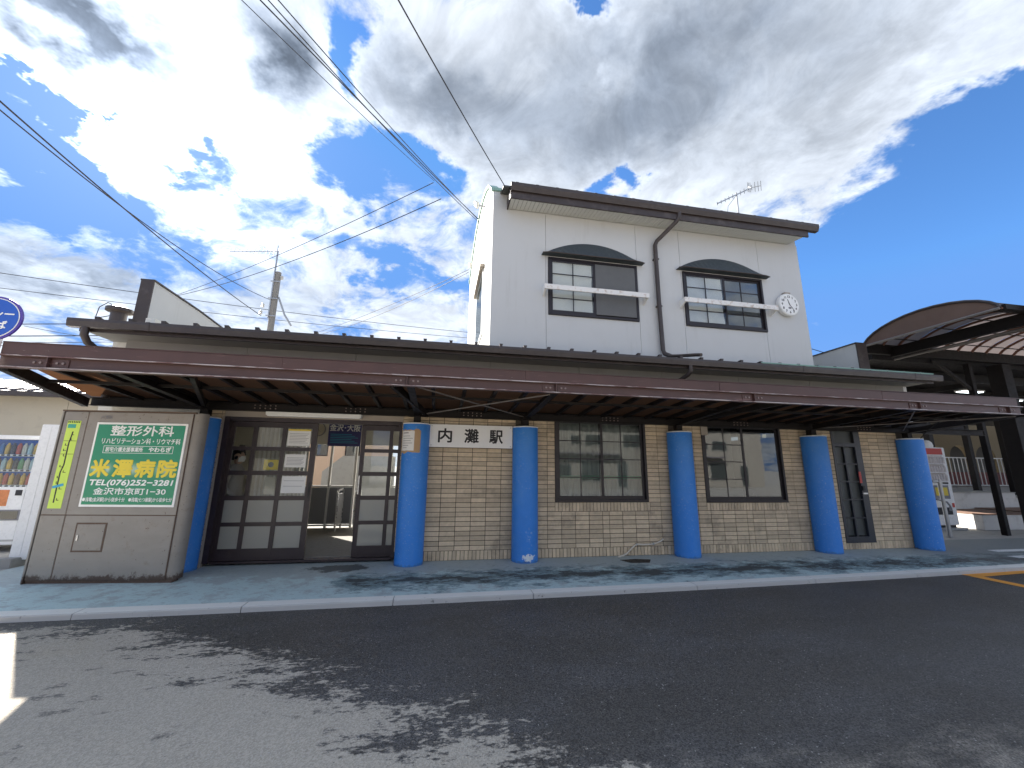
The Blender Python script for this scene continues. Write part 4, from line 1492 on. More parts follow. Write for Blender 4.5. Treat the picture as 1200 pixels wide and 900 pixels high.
fr.build('sign_surround', 'cabinet_metal', CB, local=True)
lb('top_rim', 'rust', -0.012, CW - 0.06, -0.008, 0.03, CH - 0.014, CH + 0.006)
lb('rust_seam', 'rust', 0.02, CW - 0.09, 0.0085, 0.0195, 0.872, 0.885)
lb('rust_seam', 'rust', LS - 0.008, LS + 0.004, 0.006, 0.0195, 0.045, CH - 0.02)
lb('rust_seam', 'rust', CW - 0.10, CW - 0.092, 0.006, 0.0195, 0.045, CH - 0.02)
SP = lb('sign_board', 'sign_white', SX0 + 0.004, SX1 - 0.004, -0.006, 0.0185, SZ0 + 0.004, SZ1 - 0.004, 0.003)
lb('sign_face', 'sign_green', SX0 + 0.035, SX1 - 0.035, -0.0095, -0.0065, SZ0 + 0.035, SZ1 - 0.035, parent=SP)
sxm, sw = (SX0 + SX1) / 2, (SX1 - SX0)
ty = -0.0115


def st(s, size, m, cx, z, fit=None, bold=0.0, shear=0.0, align='CENTER'):
    text('lettering', s, size, m, SP, cx, ty, z, bold=bold, local=True, fit=fit, shear=shear, align=align, depth=0.001)


st('整形外科', 0.155, 'text_white', sxm + 0.02, 1.985, fit=0.85, bold=0.003)
st('リハビリテーション科・リウマチ科', 0.09, 'text_white', sxm + 0.03, 1.862, fit=1.06, bold=0.0012)
st('居宅介護支援事業所', 0.07, 'text_white', sxm - 0.18, 1.751, fit=0.50, bold=0.0012)
st('やわらぎ', 0.075, 'text_white', sxm + 0.30, 1.751, fit=0.30, bold=0.0026)
bxr = MB()
bx0, bx1, bz0, bz1 = sxm - 0.46, sxm + 0.48, 1.724, 1.828
bxr.box(bx0, bx1, -0.0125, -0.0098, bz0, bz0 + 0.006)
bxr.box(bx0, bx1, -0.0125, -0.0098, bz1 - 0.006, bz1)
bxr.box(bx0, bx0 + 0.006, -0.0125, -0.0098, bz0 + 0.006, bz1 - 0.006)
bxr.box(bx1 - 0.006, bx1, -0.0125, -0.0098, bz0 + 0.006, bz1 - 0.006)
bxr.build('text_frame', 'text_white', SP, local=True)
for i, ch in enumerate('米澤病院'):
    st(ch, 0.255, 'text_yellow', sxm - 0.445 + i * 0.298, 1.418, fit=0.245 if i else 0.235, bold=0.010)
st('TEL(076)252−3281', 0.105, 'text_white', sxm + 0.01, 1.283, fit=1.10, bold=0.0035, shear=0.12)
st('金沢市京町1−30', 0.10, 'text_white', sxm + 0.01, 1.162, fit=0.95, bold=0.0016)
st('●浅電(金沢駅)から徒歩十分', 0.06, 'text_white', sxm - 0.31, 1.066, fit=0.55, bold=0.0008)
st('●浅電(七つ屋駅)から徒歩七分', 0.06, 'text_white', sxm + 0.30, 1.066, fit=0.57, bold=0.0008)
text('lettering', '内灘駅', 0.05, 'ink_grey', CB, LS + 0.25, 0.0005, 2.215, local=True, fit=0.15)
# route map sticker on the narrow panel
RM = lb('route_map', 'lime', 0.085, 0.262, -0.001, 0.0018, 0.965, 2.175)
g = MB()
pts = [(0.185, 2.02), (0.165, 1.86), (0.168, 1.55), (0.145, 1.45), (0.148, 1.18), (0.150, 1.04)]
for (xa, za), (xb, zb) in zip(pts[:-1], pts[1:]):
    g.bar((xa, -0.0022, za), (xb, -0.0022, zb), 0.002, 0.016, up=(0, 0, 1)) if abs(xa - xb) > abs(za - zb) else g.add(
        [(xa - .008, -0.003, za), (xa + .008, -0.003, za), (xb + .008, -0.003, zb), (xb - .008, -0.003, zb), (xa - .008, -0.0012, za), (xa + .008, -0.0012, za), (xb + .008, -0.0012, zb), (xb - .008, -0.0012, zb)],
        [(0, 1, 2, 3), (7, 6, 5, 4), (0, 4, 5, 1), (1, 5, 6, 2), (2, 6, 7, 3), (3, 7, 4, 0)])
random.seed(11)
for k in range(13):
    z = 1.07 + k * 0.075
    if random.random() < 0.8:
        s = random.choice((-1, 1))
        l = random.uniform(0.02, 0.045)
        xa = 0.165 + (0.012 if s > 0 else -0.012 - l)
        g.box(xa, xa + l, -0.003, -0.0012, z, z + 0.007)
        g.box(xa, xa + 0.008, -0.003, -0.0012, z + 0.007, z + 0.03)
for z in (1.885, 1.70):
    g.box(0.09, 0.257, -0.003, -0.0012, z, z + 0.005)
g.build('map_line', 'ink', RM, local=True)
for k in range(7):
    lb('map_square', 'ink', 0.092 + k * 0.024, 0.105 + k * 0.024, -0.003, -0.0012, 2.145, 2.168, parent=RM)
lb('map_title', 'teal_print', 0.10, 0.205, -0.003, -0.0012, 2.07, 2.125, parent=RM)
MB().bar((0.09, -0.0022, 1.245), (0.225, -0.0022, 1.285), 0.002, 0.035).build('map_river', 'blue_print', RM, local=True)
# small service hatch in the lower door
HT = lb('service_hatch', 'cabinet_metal', 0.53, 0.89, -0.006, 0.0005, 0.42, 0.76, 0.004)
g = MB()
g.box(0.512, 0.53, -0.003, 0.0006, 0.40, 0.78)
g.box(0.89, 0.908, -0.003, 0.0006, 0.40, 0.78)
g.box(0.53, 0.89, -0.003, 0.0006, 0.40, 0.42)
g.box(0.53, 0.89, -0.003, 0.0006, 0.76, 0.78)
g.build('hatch_rim', 'rust', HT, local=True)
lb('handle', 'steel_bright', 0.555, 0.575, -0.014, -0.0065, 0.55, 0.62, parent=HT)

# ------------------------------------------------------------------ signs and small things on the front
NP = thing('station_nameplate', 'white rectangular station nameplate with three black characters between two blue pillars', 'sign', (0.27, 0.0, 2.14))
box('plate', 'sign_white', NP, -0.475, 1.030, -0.012, 0.006, 1.936, 2.343, 0.004)
for ch, x, f in (('内', -0.20, 0.235), ('灘', 0.275, 0.250), ('駅', 0.725, 0.240)):
    text('lettering', ch, 0.265, 'ink', NP, x, -0.014, 2.045, bold=0.0065, fit=f)
g = MB()
for x in (-0.44, 0.995):
    for z in (1.97, 2.31):
        g.disc_y(x, -0.016, -0.0125, z, 0.009, 8)
g.build('screw', 'galvanised', NP)


def arc_sheet(name, m, parent, cx, r, a0, a1, z0, z1, rag=0.0, n=10):
    """a sheet lying on a round pillar from angle a0 to a1 (degrees, -90 faces the road)"""
    vs, fs = [], []
    rnd = random.Random(3)
    for k in range(n + 1):
        a = math.radians(a0 + (a1 - a0) * k / n)
        dz0, dz1 = rnd.uniform(-rag, rag), rnd.uniform(-rag, rag)
        for rr in (r, r + 0.0015):
            vs += [(cx + rr * math.cos(a), rr * math.sin(a), z0 + dz0), (cx + rr * math.cos(a), rr * math.sin(a), z1 + dz1)]
    for k in range(n):
        p, q = 4 * k, 4 * k + 4
        fs += [(p, q, q + 1, p + 1), (p + 2, p + 3, q + 3, q + 2), (p + 1, q + 1, q + 3, p + 3), (p, p + 2, q + 2, q)]
    fs += [(0, 1, 3, 2), (4 * n, 4 * n + 2, 4 * n + 3, 4 * n + 1)]
    return MB().add(vs, fs).build(name, m, parent)


cbp = arc_sheet('cardboard_backing', 'cardboard', None, -0.705, COLR + 0.001, -172, -68, 1.82, 2.215, rag=0.02)
tag(cbp, 'torn piece of brown card stuck on the blue pillar right of the entrance', 'card')
pn = arc_sheet('paper_notice', 'paper', None, -0.705, COLR + 0.004, -160, -94, 1.855, 2.195, rag=0.004)
tag(pn, 'white paper notice pasted over brown card on the blue pillar', 'notice')
ln = MB()
for k, (zz_, a0, a1) in enumerate([(2.15, -150, -120), (2.10, -152, -112), (2.06, -150, -100), (2.02, -152, -108), (1.98, -150, -102), (1.94, -152, -118), (1.90, -150, -125)]):
    vs = []
    for i in range(7):
        a = math.radians(a0 + (a1 - a0) * i / 6)
        for z in (zz_, zz_ + (0.016 if k == 0 else 0.008)):
            for rr in (COLR + 0.0057, COLR + 0.0064):
                vs.append((-0.705 + rr * math.cos(a), rr * math.sin(a), z))
    fs = []
    for i in range(6):
        p, q = 4 * i, 4 * i + 4
        fs += [(p + 1, q + 1, q + 3, p + 3), (p, p + 2, q + 2, q), (p, q, q + 1, p + 1), (p + 2, p + 3, q + 3, q + 2)]
    ln.add(vs, fs)
ln.build('print_line', 'ink_grey', pn)

LBX = thing('entrance_light', 'long white fluorescent light box above the station entrance', 'light fixture', (-2.44, 0.05, 2.46))
box('housing', 'white_metal', LBX, -3.21, -1.67, 0.02, 0.15, 2.415, 2.515, 0.006)
box('diffuser', 'sign_white', LBX, -3.19, -1.69, 0.03, 0.14, 2.402, 2.4145)

hz = tag(MB().tube([(3.03, 0.02, 0.012), (3.14, 0.06, 0.02), (3.24, 0.09, 0.05), (3.34, 0.115, 0.12), (3.42, 0.118, 0.185), (3.48, 0.12, 0.205), (3.60, 0.122, 0.197), (3.74, 0.122, 0.198), (3.86, 0.122, 0.215), (3.96, 0.122, 0.25), (4.02, 0.13, 0.285), (4.025, 0.15, 0.29)], 0.014, 8).build('cable_conduit', 'hose', smooth=True),
         'pale flexible conduit crossing the foot of the tiled wall below the first window', 'conduit')
clp = MB().box(3.455, 3.475, 0.105, 0.148, 0.185, 0.225).box(3.80, 3.82, 0.105, 0.148, 0.19, 0.23).build('clip', 'galvanised', hz)
pit = tag(MB().prism([(2.98, -0.16), (3.08, -0.40), (3.42, -0.42), (3.56, -0.20), (3.30, -0.12)], 'z', -0.02, 0.003).build('pavement_patch', 'rubber'), kind='structure')

# wall clock on the upper floor
CK = thing('wall_clock', 'round white outdoor clock at the right end of the white upper wall', 'clock', (8.10, 0.66, 5.65))
cx, cz = 8.105, 5.655
MB().disc_y(cx, 0.585, 0.69, cz, 0.292, 40).build('case', 'white_metal', CK, bevel=0.01, smooth=True)
MB().disc_y(cx, 0.578, 0.5845, cz, 0.262, 40).build('dial', 'sign_white', CK)
for h_ in range(1, 13):
    a = math.radians(90 - 30 * h_)
    text('numeral', str(h_), 0.085, 'ink', CK, cx + 0.205 * math.cos(a), 0.5765, cz + 0.205 * math.sin(a) - 0.03, bold=0.002)
for L, wd_, deg, nm in ((0.14, 0.022, 90 - 342, 'hour_hand'), (0.21, 0.015, 90 - 144, 'minute_hand')):
    a = math.radians(deg)
    ca, sa = math.cos(a), math.sin(a)
    MB().prism([(cx - sa * wd_ / 2 - ca * .03, cz + ca * wd_ / 2 - sa * .03), (cx + sa * wd_ / 2 - ca * .03, cz - ca * wd_ / 2 - sa * .03), (cx + ca * L + sa * wd_ / 4, cz + sa * L - ca * wd_ / 4), (cx + ca * L - sa * wd_ / 4, cz + sa * L + ca * wd_ / 4)],
               'y', 0.571, 0.575).build(nm, 'ink', CK)
MB().disc_y(cx, 0.5755, 0.5775, cz - 0.095, 0.045, 14, ry=0.028).build('maker_mark', 'ink_grey', CK)
box('lamp_hood', 'beige_trim', CK, cx - 0.07, cx + 0.10, 0.60, 0.69, cz + 0.295, cz + 0.335, 0.004)

# taxi stand sign standing on the canopy beam
TS = thing('taxi_stand_sign', 'round blue taxi stand sign on a short white post fixed to the canopy edge', 'sign', (-5.33, -2.07, 2.6))
tcx, tcz = -5.305, 3.165
MB().disc_y(tcx, -2.085, -2.065, tcz, 0.285, 48, ry=0.262).build('disc', 'sign_purple', TS)
MB().disc_y(tcx, -2.088, -2.0855, tcz, 0.262, 48, ry=0.24).build('white_ring', 'text_white', TS)
MB().disc_y(tcx, -2.091, -2.0885, tcz, 0.252, 48, ry=0.23).build('blue_face', 'sign_blue', TS)
text('lettering', 'タクシー', 0.105, 'text_white', TS, tcx, -2.0925, tcz + 0.015, bold=0.003, fit=0.41)
text('lettering', 'のりば', 0.105, 'text_white', TS, tcx, -2.0925, tcz - 0.115, bold=0.003, fit=0.32)
MB().tube([(-5.20, -2.058, 2.58), (-5.20, -2.058, 3.10)], 0.022, 10).build('post', 'white_metal', TS)
box('clamp', 'galvanised', TS, -5.235, -5.165, -2.08, -2.0495, 2.66, 2.70)

# papers fixed on the glass of the left leaf
def poster(name, m, label, x0, x1, z0, z1, y=0.262, lines=0, cat='notice', lm='ink_grey', head=None):
    o = tag(MB().box(x0, x1, y, y + 0.0015, z0, z1).build(name, m), label, cat)
    g = MB()
    for k in range(lines):
        z = z1 - (z1 - z0) * (0.28 + 0.64 * k / max(1, lines))
        g.box(x0 + 0.03, x1 - 0.03 - 0.06 * ((k * 7) % 3) * (x1 - x0), y - 0.0015, y - 0.0003, z, z + 0.006)
    if lines:
        g.build('print_line', lm, o)
    if head:
        MB().box(x0, x1, y - 0.0016, y - 0.0002, z1 - 0.03, z1).build('heading', head, o)
    return o


poster('paper_notice', 'paper', 'white printed notice with yellow heading, uppermost on the left door leaf', -2.90, -2.53, 1.915, 2.205, lines=7, head='yellow_print')
poster('paper_notice', 'paper', 'landscape timetable sheet, middle paper on the left door leaf', -2.90, -2.56, 1.55, 1.77, lines=6)
poster('paper_notice', 'paper', 'almost blank white sheet, lowest paper on the left door leaf', -2.905, -2.525, 1.12, 1.40, lines=2)
yp = poster('yellow_sticker', 'yellow_print', 'yellow square sticker with grey emblem behind the glass of the left leaf', -3.23, -3.00, 1.505, 1.675, y=0.276, cat='sticker')
MB().disc_y(-3.115, 0.2735, 0.2755, 1.592, 0.045, 16).build('emblem', 'ink_grey', yp)
poster('poster', 'beige_wall', 'beige poster low behind the glass of the left door leaf', -3.18, -3.01, 1.10, 1.38, y=0.280, lines=0, cat='poster')

# inside the hall
TT = thing('timetable_board', 'dark blue timetable board hanging inside the open entrance', 'sign', (-2.4, 2.4, 2.2))
box('board', 'sign_navy', TT, -2.80, -2.09, 2.40, 2.43, 2.02, 2.55)
text('lettering', '金沢･大阪', 0.17, 'text_white', TT, -2.445, 2.396, 2.375, bold=0.004, fit=0.66)
g = MB()
for k in range(6):
    g.box(-2.75, -2.75 + 0.6 - 0.07 * (k % 3), 2.396, 2.399, 2.09 + k * 0.038, 2.104 + k * 0.038)
g.build('print_line', 'blue_print', TT)
MB().tube([(-2.7, 2.415, 2.56), (-2.7, 2.415, 2.779)], 0.008, 6).tube([(-2.2, 2.415, 2.56), (-2.2, 2.415, 2.779)], 0.008, 6).build('hanger', 'steel_bright', TT)
IC = thing('hall_clock', 'round grey clock on the rear wall inside the entrance hall', 'clock', (-3.42, 3.7, 2.5))
MB().disc_y(-3.40, 3.70, 3.749, 2.50, 0.18, 28).build('case', 'ink_grey', IC)
MB().disc_y(-3.40, 3.695, 3.6995, 2.50, 0.16, 28).build('dial', 'beige_wall', IC)
MB().bar((-3.40, 3.692, 2.50), (-3.33, 3.692, 2.43), 0.004, 0.014, up=(0, 1, 0)).bar((-3.40, 3.691, 2.50), (-3.405, 3.691, 2.60), 0.004, 0.014, up=(0, 1, 0)).build('hand', 'ink', IC)
for i, x in enumerate((-2.62, -2.20)):
    TG = thing('ticket_gate', ['steel ticket gate at the left of the passage in the hall', 'steel ticket gate at the right of the passage in the hall'][i], 'ticket gate', (x, 3.3, 0.07), 'ticket gates in the waiting hall')
    box('side_panel', 'grey_panel', TG, x - 0.02, x + 0.02, 3.12, 3.60, 0.20, 0.92)
    g = MB()
    g.tube([(x, 3.08, 0.07), (x, 3.08, 0.96), (x, 3.12, 1.0), (x, 3.58, 1.0), (x, 3.64, 0.96), (x, 3.64, 0.07)], 0.025, 8)
    g.build('tube_frame', 'steel_bright', TG, smooth=True)
VB = thing('vertical_blind', 'pale vertical blind hanging behind the left door leaf', 'blind', (-3.4, 1.3, 1.1))
sl = MB().prism([(-0.024, 0.0), (0.0, 0.012), (0.024, 0.0), (0.024, 0.003), (0.0, 0.015), (-0.024, 0.003)], 'z', 0.95, 2.5).mesh('slat', 'cream_curtain')
for k in range(13):
    o = bpy.data.objects.new('slat', sl)
    COL.objects.link(o)
    o.parent = VB
    o.location = (-3.72 + k * 0.078 + 3.4, 0.0, -1.1)
box('head_rail', 'white_metal', VB, -3.78, -2.74, 1.27, 1.33, 2.505, 2.55)
# curtain and blinds behind the front windows
def curtain(name, m, label, x0, x1, y, z0, z1, amp=0.03, wl=0.16, rnd=None, n=80, parent=None, rough_=0.0):
    vs, fs = [], []
    rr = random.Random(rnd or 1)
    ph = [rr.uniform(0, 6.28) for _ in range(4)]
    rows = 8 if rough_ else 2
    for i in range(n + 1):
        x = x0 + (x1 - x0) * i / n
        for k in range(rows):
            tz = k / (rows - 1)
            d = amp * math.sin(2 * PI * x / wl + ph[0]) + amp * 0.5 * math.sin(2 * PI * x / (wl * 0.43) + ph[1])
            if rough_:
                d = rough_ * (math.sin(7 * x + 9 * tz + ph[0]) + 0.7 * math.sin(13 * x - 11 * tz + ph[1]) + 0.5 * math.sin(23 * x + 17 * tz * (1 + 0.3 * math.sin(3 * x)) + ph[2]))
            vs.append((x, y + d, z0 + (z1 - z0) * tz))
    for i in range(n):
        for k in range(rows - 1):
            a = i * rows + k
            fs.append((a, a + rows, a + rows + 1, a + 1))
    o = MB().add(vs, fs).build(name, m, parent, smooth=True)
    return tag(o, label, 'curtain') if parent is None else o


curtain('window_curtain', 'grey_curtain', 'grey net curtain hanging inside the gridded window right of the nameplate', 1.92, 3.76, 0.42, 1.0, 2.6, 0.02, 0.13, 5, 160)
tag(box('green_valance', 'green_band', None, 1.92, 3.76, 0.36, 0.38, 1.40, 1.46), 'thin green strip running across inside the gridded window', 'strip')
curtain('window_curtain', 'grey_curtain', 'grey curtain at the left edge inside the second front window', 5.05, 5.35, 0.50, 1.0, 2.6, 0.02, 0.12, 9, 40)
box('desk', 'room_wall', B, 5.2, 7.2, 1.3, 1.9, 0.3, 1.15)
curtain('window_curtain', 'white_cloth', 'crumpled white cloth inside the left sash of the left upper window', 1.95, 3.03, TY + 0.035, 4.95, 6.28, 0, 1, 21, 40, rough_=0.012)
curtain('window_curtain', 'white_cloth', 'crumpled white cloth inside the left sash of the right upper window', 5.30, 6.36, TY + 0.035, 4.95, 6.28, 0, 1, 33, 40, rough_=0.014)


# ------------------------------------------------------------------ person inside the hall
def skin_mesh(name, chain, m, parent, sub=2, root=0):
    """chain: list of (position, radius, parent index)"""
    me = bpy.data.meshes.new(name)
    me.from_pydata([c[0] for c in chain], [(i, c[2]) for i, c in enumerate(chain) if c[2] is not None], [])
    ob = bpy.data.objects.new(name, me)
    COL.objects.link(ob)
    sk = ob.modifiers.new('skin', 'SKIN')
    sk.use_smooth_shade = True
    for i, c in enumerate(chain):
        r = c[1]
        me.skin_vertices[0].data[i].radius = r if isinstance(r, tuple) else (r, r)
        me.skin_vertices[0].data[i].use_root = (i == root)
    ss = ob.modifiers.new('sub', 'SUBSURF')
    ss.levels = ss.render_levels = sub
    me.materials.append(M[m])
    ob.parent = parent
    return ob


PE = thing('person', 'person in a grey coat and white face mask standing behind the left door leaf', 'person', (-3.79, 0.62, 0.07))
# facing +X; local coordinates, z up from the floor
ch = [((0, 0, .95), (.15, .12), None), ((0.0, 0, 1.15), (.13, .15), 0), ((0.0, 0, 1.34), (.13, .18), 1), ((-.01, 0, 1.46), (.09, .13), 2), ((0, 0, 1.53), .05, 3),
      ((0, .10, .82), .095, 0), ((.03, .11, .47), .068, 5), ((-.02, .11, .09), .048, 6), ((.13, .12, .04), .035, 7),
      ((0, -.10, .82), .095, 0), ((.06, -.11, .47), .068, 9), ((.05, -.11, .09), .048, 10), ((.20, -.12, .04), .035, 11),
      ((-.01, .20, 1.41), .062, 3), ((-.05, .25, 1.12), .050, 13), ((.08, .23, .90), .038, 14),
      ((-.01, -.20, 1.41), .062, 3), ((-.06, -.25, 1.13), .050, 16), ((.14, -.21, .98), .038, 17)]
skin_mesh('body', ch, 'coat', PE)
tr_ = [((0, 0, .93), (.13, .11), None), ((0, .10, .80), .10, 0), ((.03, .11, .47), .075, 1), ((-.02, .11, .07), .060, 2),
       ((0, -.10, .80), .10, 0), ((.06, -.11, .47), .075, 4), ((.05, -.11, .07), .060, 5)]
skin_mesh('trousers', tr_, 'trousers', PE)
hd = [((0, 0, 1.50), .05, None), ((.01, 0, 1.60), (.075, .070), 0), ((.02, 0, 1.68), (.095, .078), 1), ((.01, 0, 1.75), (.085, .07), 2), ((.115, 0, 1.655), .014, 2), ((.01, .078, 1.66), .016, 2), ((.01, -.078, 1.66), .016, 2)]
skin_mesh('head', hd, 'skin', PE)
hr = [((-.03, 0, 1.76), (.095, .085), None), ((.05, 0, 1.775), (.05, .075), 0), ((-.085, 0, 1.68), (.055, .08), 0), ((-.07, 0, 1.58), (.04, .06), 2)]
skin_mesh('hair', hr, 'hair', PE)
g = MB()
vs, fs = [], []
for i in range(9):
    a = -1.25 + 2.5 * i / 8
    for k in range(5):
        t_ = k / 4
        r = 0.118 - 0.03 * abs(t_ - 0.45)
        vs.append((0.01 + r * math.cos(a) * (1.0 - 0.1 * t_), 0.085 * math.sin(a), 1.66 - 0.095 * t_))
for i in range(8):
    for k in range(4):
        a = i * 5 + k
        fs.append((a, a + 5, a + 6, a + 1))
MB().add(vs, fs).build('face_mask', 'white_cloth', PE, smooth=True, local=True)
for sgn in (1, -1):
    MB().tube([(0.095, sgn * 0.030, 1.688), (0.102, sgn * 0.030, 1.688)], 0.011, 10).build('eye', 'ink', PE, local=True)
    bx_, by_, bz_ = (.10, .23, .87) if sgn > 0 else (.17, -.205, .965)
    fx = 0.35 if sgn > 0 else 0.9
    fz = -0.94 if sgn > 0 else -0.43
    hand = [((bx_, by_, bz_), (.026, .02), None), ((bx_ + fx * .05, by_, bz_ + fz * .05), (.036, .018), 0)]
    for f in range(4):
        o_ = (f - 1.5) * 0.018
        L = (.030, .034, .032, .025)[f]
        i0 = len(hand)
        hand.append(((bx_ + fx * .085, by_ + o_, bz_ + fz * .085), .0085, 1))
        hand.append(((bx_ + fx * (.085 + L), by_ + o_ * 1.1, bz_ + fz * (.085 + L) + .004), .008, i0))
        hand.append(((bx_ + fx * (.085 + 1.8 * L) - .01, by_ + o_ * 1.1, bz_ + fz * (.085 + 1.8 * L) + .008), .007, i0 + 1))
    i0 = len(hand)
    hand.append(((bx_ + fx * .03 + .02, by_ - sgn * .028, bz_ + fz * .03 + .004), .010, 0))
    hand.append(((bx_ + fx * .06 + .028, by_ - sgn * .034, bz_ + fz * .06 + .004), .0085, i0))
    skin_mesh('hand', hand, 'skin', PE, sub=1)

# ------------------------------------------------------------------ left of the station
VM = thing('vending_machine', 'white drinks vending machine with rows of bottles at the left edge', 'vending machine', (-7.65, 1.05, 0.15))
vx0, vx1, vy, vz0, vz1 = -8.22, -7.06, 1.0, 0.25, 2.03
b_ = MB()
b_.box(vx0, vx1, vy + 0.16, vy + 0.72, vz0, vz1)
b_.box(vx0, vx0 + 0.07, vy, vy + 0.16, vz0, vz1)
b_.box(vx1 - 0.07, vx1, vy, vy + 0.16, vz0, vz1)
b_.box(vx0 + 0.07, vx1 - 0.07, vy, vy + 0.16, vz1 - 0.07, vz1)
b_.box(vx0 + 0.07, vx1 - 0.07, vy, vy + 0.16, vz0, 1.17)
body = b_.build('body', 'vm_white', VM, bevel=0.006)
box('display_back', 'sign_blue', VM, vx0 + 0.072, vx1 - 0.072, vy + 0.13, vy + 0.155, 1.18, 1.955)
shelf_z = [1.71, 1.455, 1.20]
cols_ = [(0.10, 0.20, 0.45), (0.35, 0.50, 0.58), (0.45, 0.08, 0.05), (0.10, 0.30, 0.14), (0.60, 0.40, 0.08), (0.16, 0.08, 0.05), (0.55, 0.55, 0.50), (0.05, 0.05, 0.07)]
for i, c in enumerate(cols_):
    simple('label_%d' % i, c, 0.3, var=0.25, scale=25)
bprof = [(0.031, 0.0), (0.033, 0.02), (0.033, 0.12), (0.028, 0.15), (0.014, 0.175), (0.014, 0.19)]
bmesh_ = [MB().lathe(bprof, (0, 0, 0), 10).mesh('bottle', 'label_%d' % i, smooth=True) for i in range(8)]
for r, z in enumerate(shelf_z):
    box('shelf', 'vm_white', VM, vx0 + 0.072, vx1 - 0.072, vy + 0.02, vy + 0.128, z - 0.035, z - 0.003)
    bt = MB()
    for k in range(12):
        x = vx0 + 0.13 + k * 0.082
        o = bpy.data.objects.new('bottle', bmesh_[(k * 3 + r * 5 + (k // 3)) % 8] if r != 2 else bmesh_[(4, 5, 4, 2)[k % 4]])
        COL.objects.link(o)
        o.parent = VM
        o.location = (x - VM.location[0], vy + 0.075 - VM.location[1], z - VM.location[2])
        bt.box(x - 0.02, x + 0.02, vy + 0.012, vy + 0.0195, z - 0.03, z - 0.008)
    bt.build('price_button', 'ink', VM)
box('display_pane', 'glass_clear', VM, vx0 + 0.072, vx1 - 0.072, vy + 0.002, vy + 0.006, 1.175, 1.955)
box('poster_panel', 'orange_print', VM, vx0 + 0.12, -7.35, vy - 0.006, vy - 0.001, 0.86, 1.12)
box('coin_panel', 'ink', VM, -7.26, -7.17, vy - 0.008, vy - 0.001, 1.03, 1.12)
box('coin_slot', 'ink', VM, -7.12, -7.085, vy - 0.008, vy - 0.001, 0.98, 1.12)
box('delivery_slot', 'ink_grey', VM, vx0 + 0.12, -7.12, vy - 0.008, vy - 0.001, 0.63, 0.80)
box('delivery_flap', 'glass_dark', VM, vx0 + 0.15, -7.15, vy - 0.014, vy - 0.009, 0.65, 0.78)
box('kick_plate', 'galvanised', VM, vx0 + 0.05, vx1 - 0.05, vy - 0.004, vy - 0.0005, 0.30, 0.33)
g = MB()
for x in (vx0 + 0.08, vx1 - 0.12):
    for y in (vy + 0.06, vy + 0.6):
        g.box(x, x + 0.05, y, y + 0.05, 0.13, 0.2495)
g.build('foot', 'rubber', VM)
WC = thing('white_panel', 'tall white panel standing between the drinks vending machine and the rusty advertising cabinet', 'panel', (-6.73, 0.6, 0.0))
box('shell', 'vm_white', WC, -6.80, -5.95, 0.6, 0.72, 0.09, 2.20, 0.008)
g = MB()
g.box(-6.72, -6.69, 0.63, 0.66, -0.004, 0.0895)
g.box(-6.78, -6.75, 0.63, 0.66, -0.004, 0.0895)
g.build('foot', 'galvanised', WC)
box('edge_strip', 'vm_white', WC, -6.672, -6.655, 0.596, 0.5995, 0.12, 2.17)
g = tag(MB().box(-14.0, -6.62, 0.45, 3.2, -0.10, 0.128).build('machine_plinth', 'concrete', bevel=0.01), 'low concrete plinth under the drinks vending machine', 'plinth')

LBD = thing('beige_house', 'low beige building with a brown eave behind the vending machines', 'building', (-14.0, 5.0, 0.0))
for k in range(9):
    a = -24.0 + k * 1.75
    box('wall_panel', 'beige_wall', LBD, a + 0.006, a + 1.744, 5.0 + 0.004 * (k % 2), 5.12, 0.0, 3.25)
box('rear_wall', 'beige_wall', LBD, -24.0, -8.25, 8.4, 8.5, 0.0, 3.25)
box('east_wall', 'beige_wall', LBD, -8.35, -8.245, 5.125, 8.39, 0.0, 3.25)
box('eave', 'gutter_brown', LBD, -24.2, -7.95, 4.55, 4.65, 3.20, 3.32)
rfm = MB().prism([(4.655, 3.26), (4.655, 3.34), (6.75, 3.92), (8.8, 3.36), (8.8, 3.28), (6.75, 3.84)], 'x', -24.2, -7.95).build('roof', 'slate_roof', LBD)
tl = MB().prism([(4.63, 3.345), (6.70, 3.919), (6.70, 3.965), (4.63, 3.39)], 'x', -0.055, 0.055).mesh('roof_rib', 'slate_roof')
for k in range(46):
    o = bpy.data.objects.new('roof_rib', tl)
    COL.objects.link(o)
    o.parent = rfm
    o.location = (-24.0 + k * 0.35 + 14.0, -5.0, 0)
    WP[o.name] = (0, 0, 0)
MB().tube([(-8.7, 4.60, 3.2), (-8.7, 4.95, 2.95), (-8.7, 4.95, 0.0)], 0.04, 8).build('downpipe', 'beige_trim', LBD)

# ------------------------------------------------------------------ behind the station: houses seen through the hall
HS = thing('peach_house', 'peach coloured house seen through the open hall behind the platform', 'house', (-5.2, 13.0, 0.0))
g = MB()
for r in rect_minus((-9.0, -2.6, 0.0, 5.5), [(-4.75, -4.05, 2.0, 3.0), (-6.2, -5.5, 2.0, 3.0)]):
    g.box(r[0], r[1], 13.0, 13.2, r[2], r[3])
g.build('wall', 'peach_wall', HS)
for x in (-4.75, -6.2):
    wn = box('window', 'sash', HS, x, x + 0.7, 13.08, 13.12, 2.0, 3.0)
    box('pane', 'glass_dark', wn, x + 0.05, x + 0.65, 13.06, 13.075, 2.05, 2.95)
MB().prism([(12.6, 5.4), (12.6, 5.5), (15.5, 7.0), (18.4, 5.5), (18.4, 5.4), (15.5, 6.85)], 'x', -9.5, -2.2).build('roof', 'slate_roof', HS)
tag(MB().prism([(-4.6, 0.0), (-4.6, 1.35), (-3.9, 1.95), (-2.0, 1.95), (-2.0, 0.0)], 'y', 9.0, 9.4).build('stair_wall', 'concrete'), 'grey concrete stair wall beyond the hall on the platform side', 'wall')
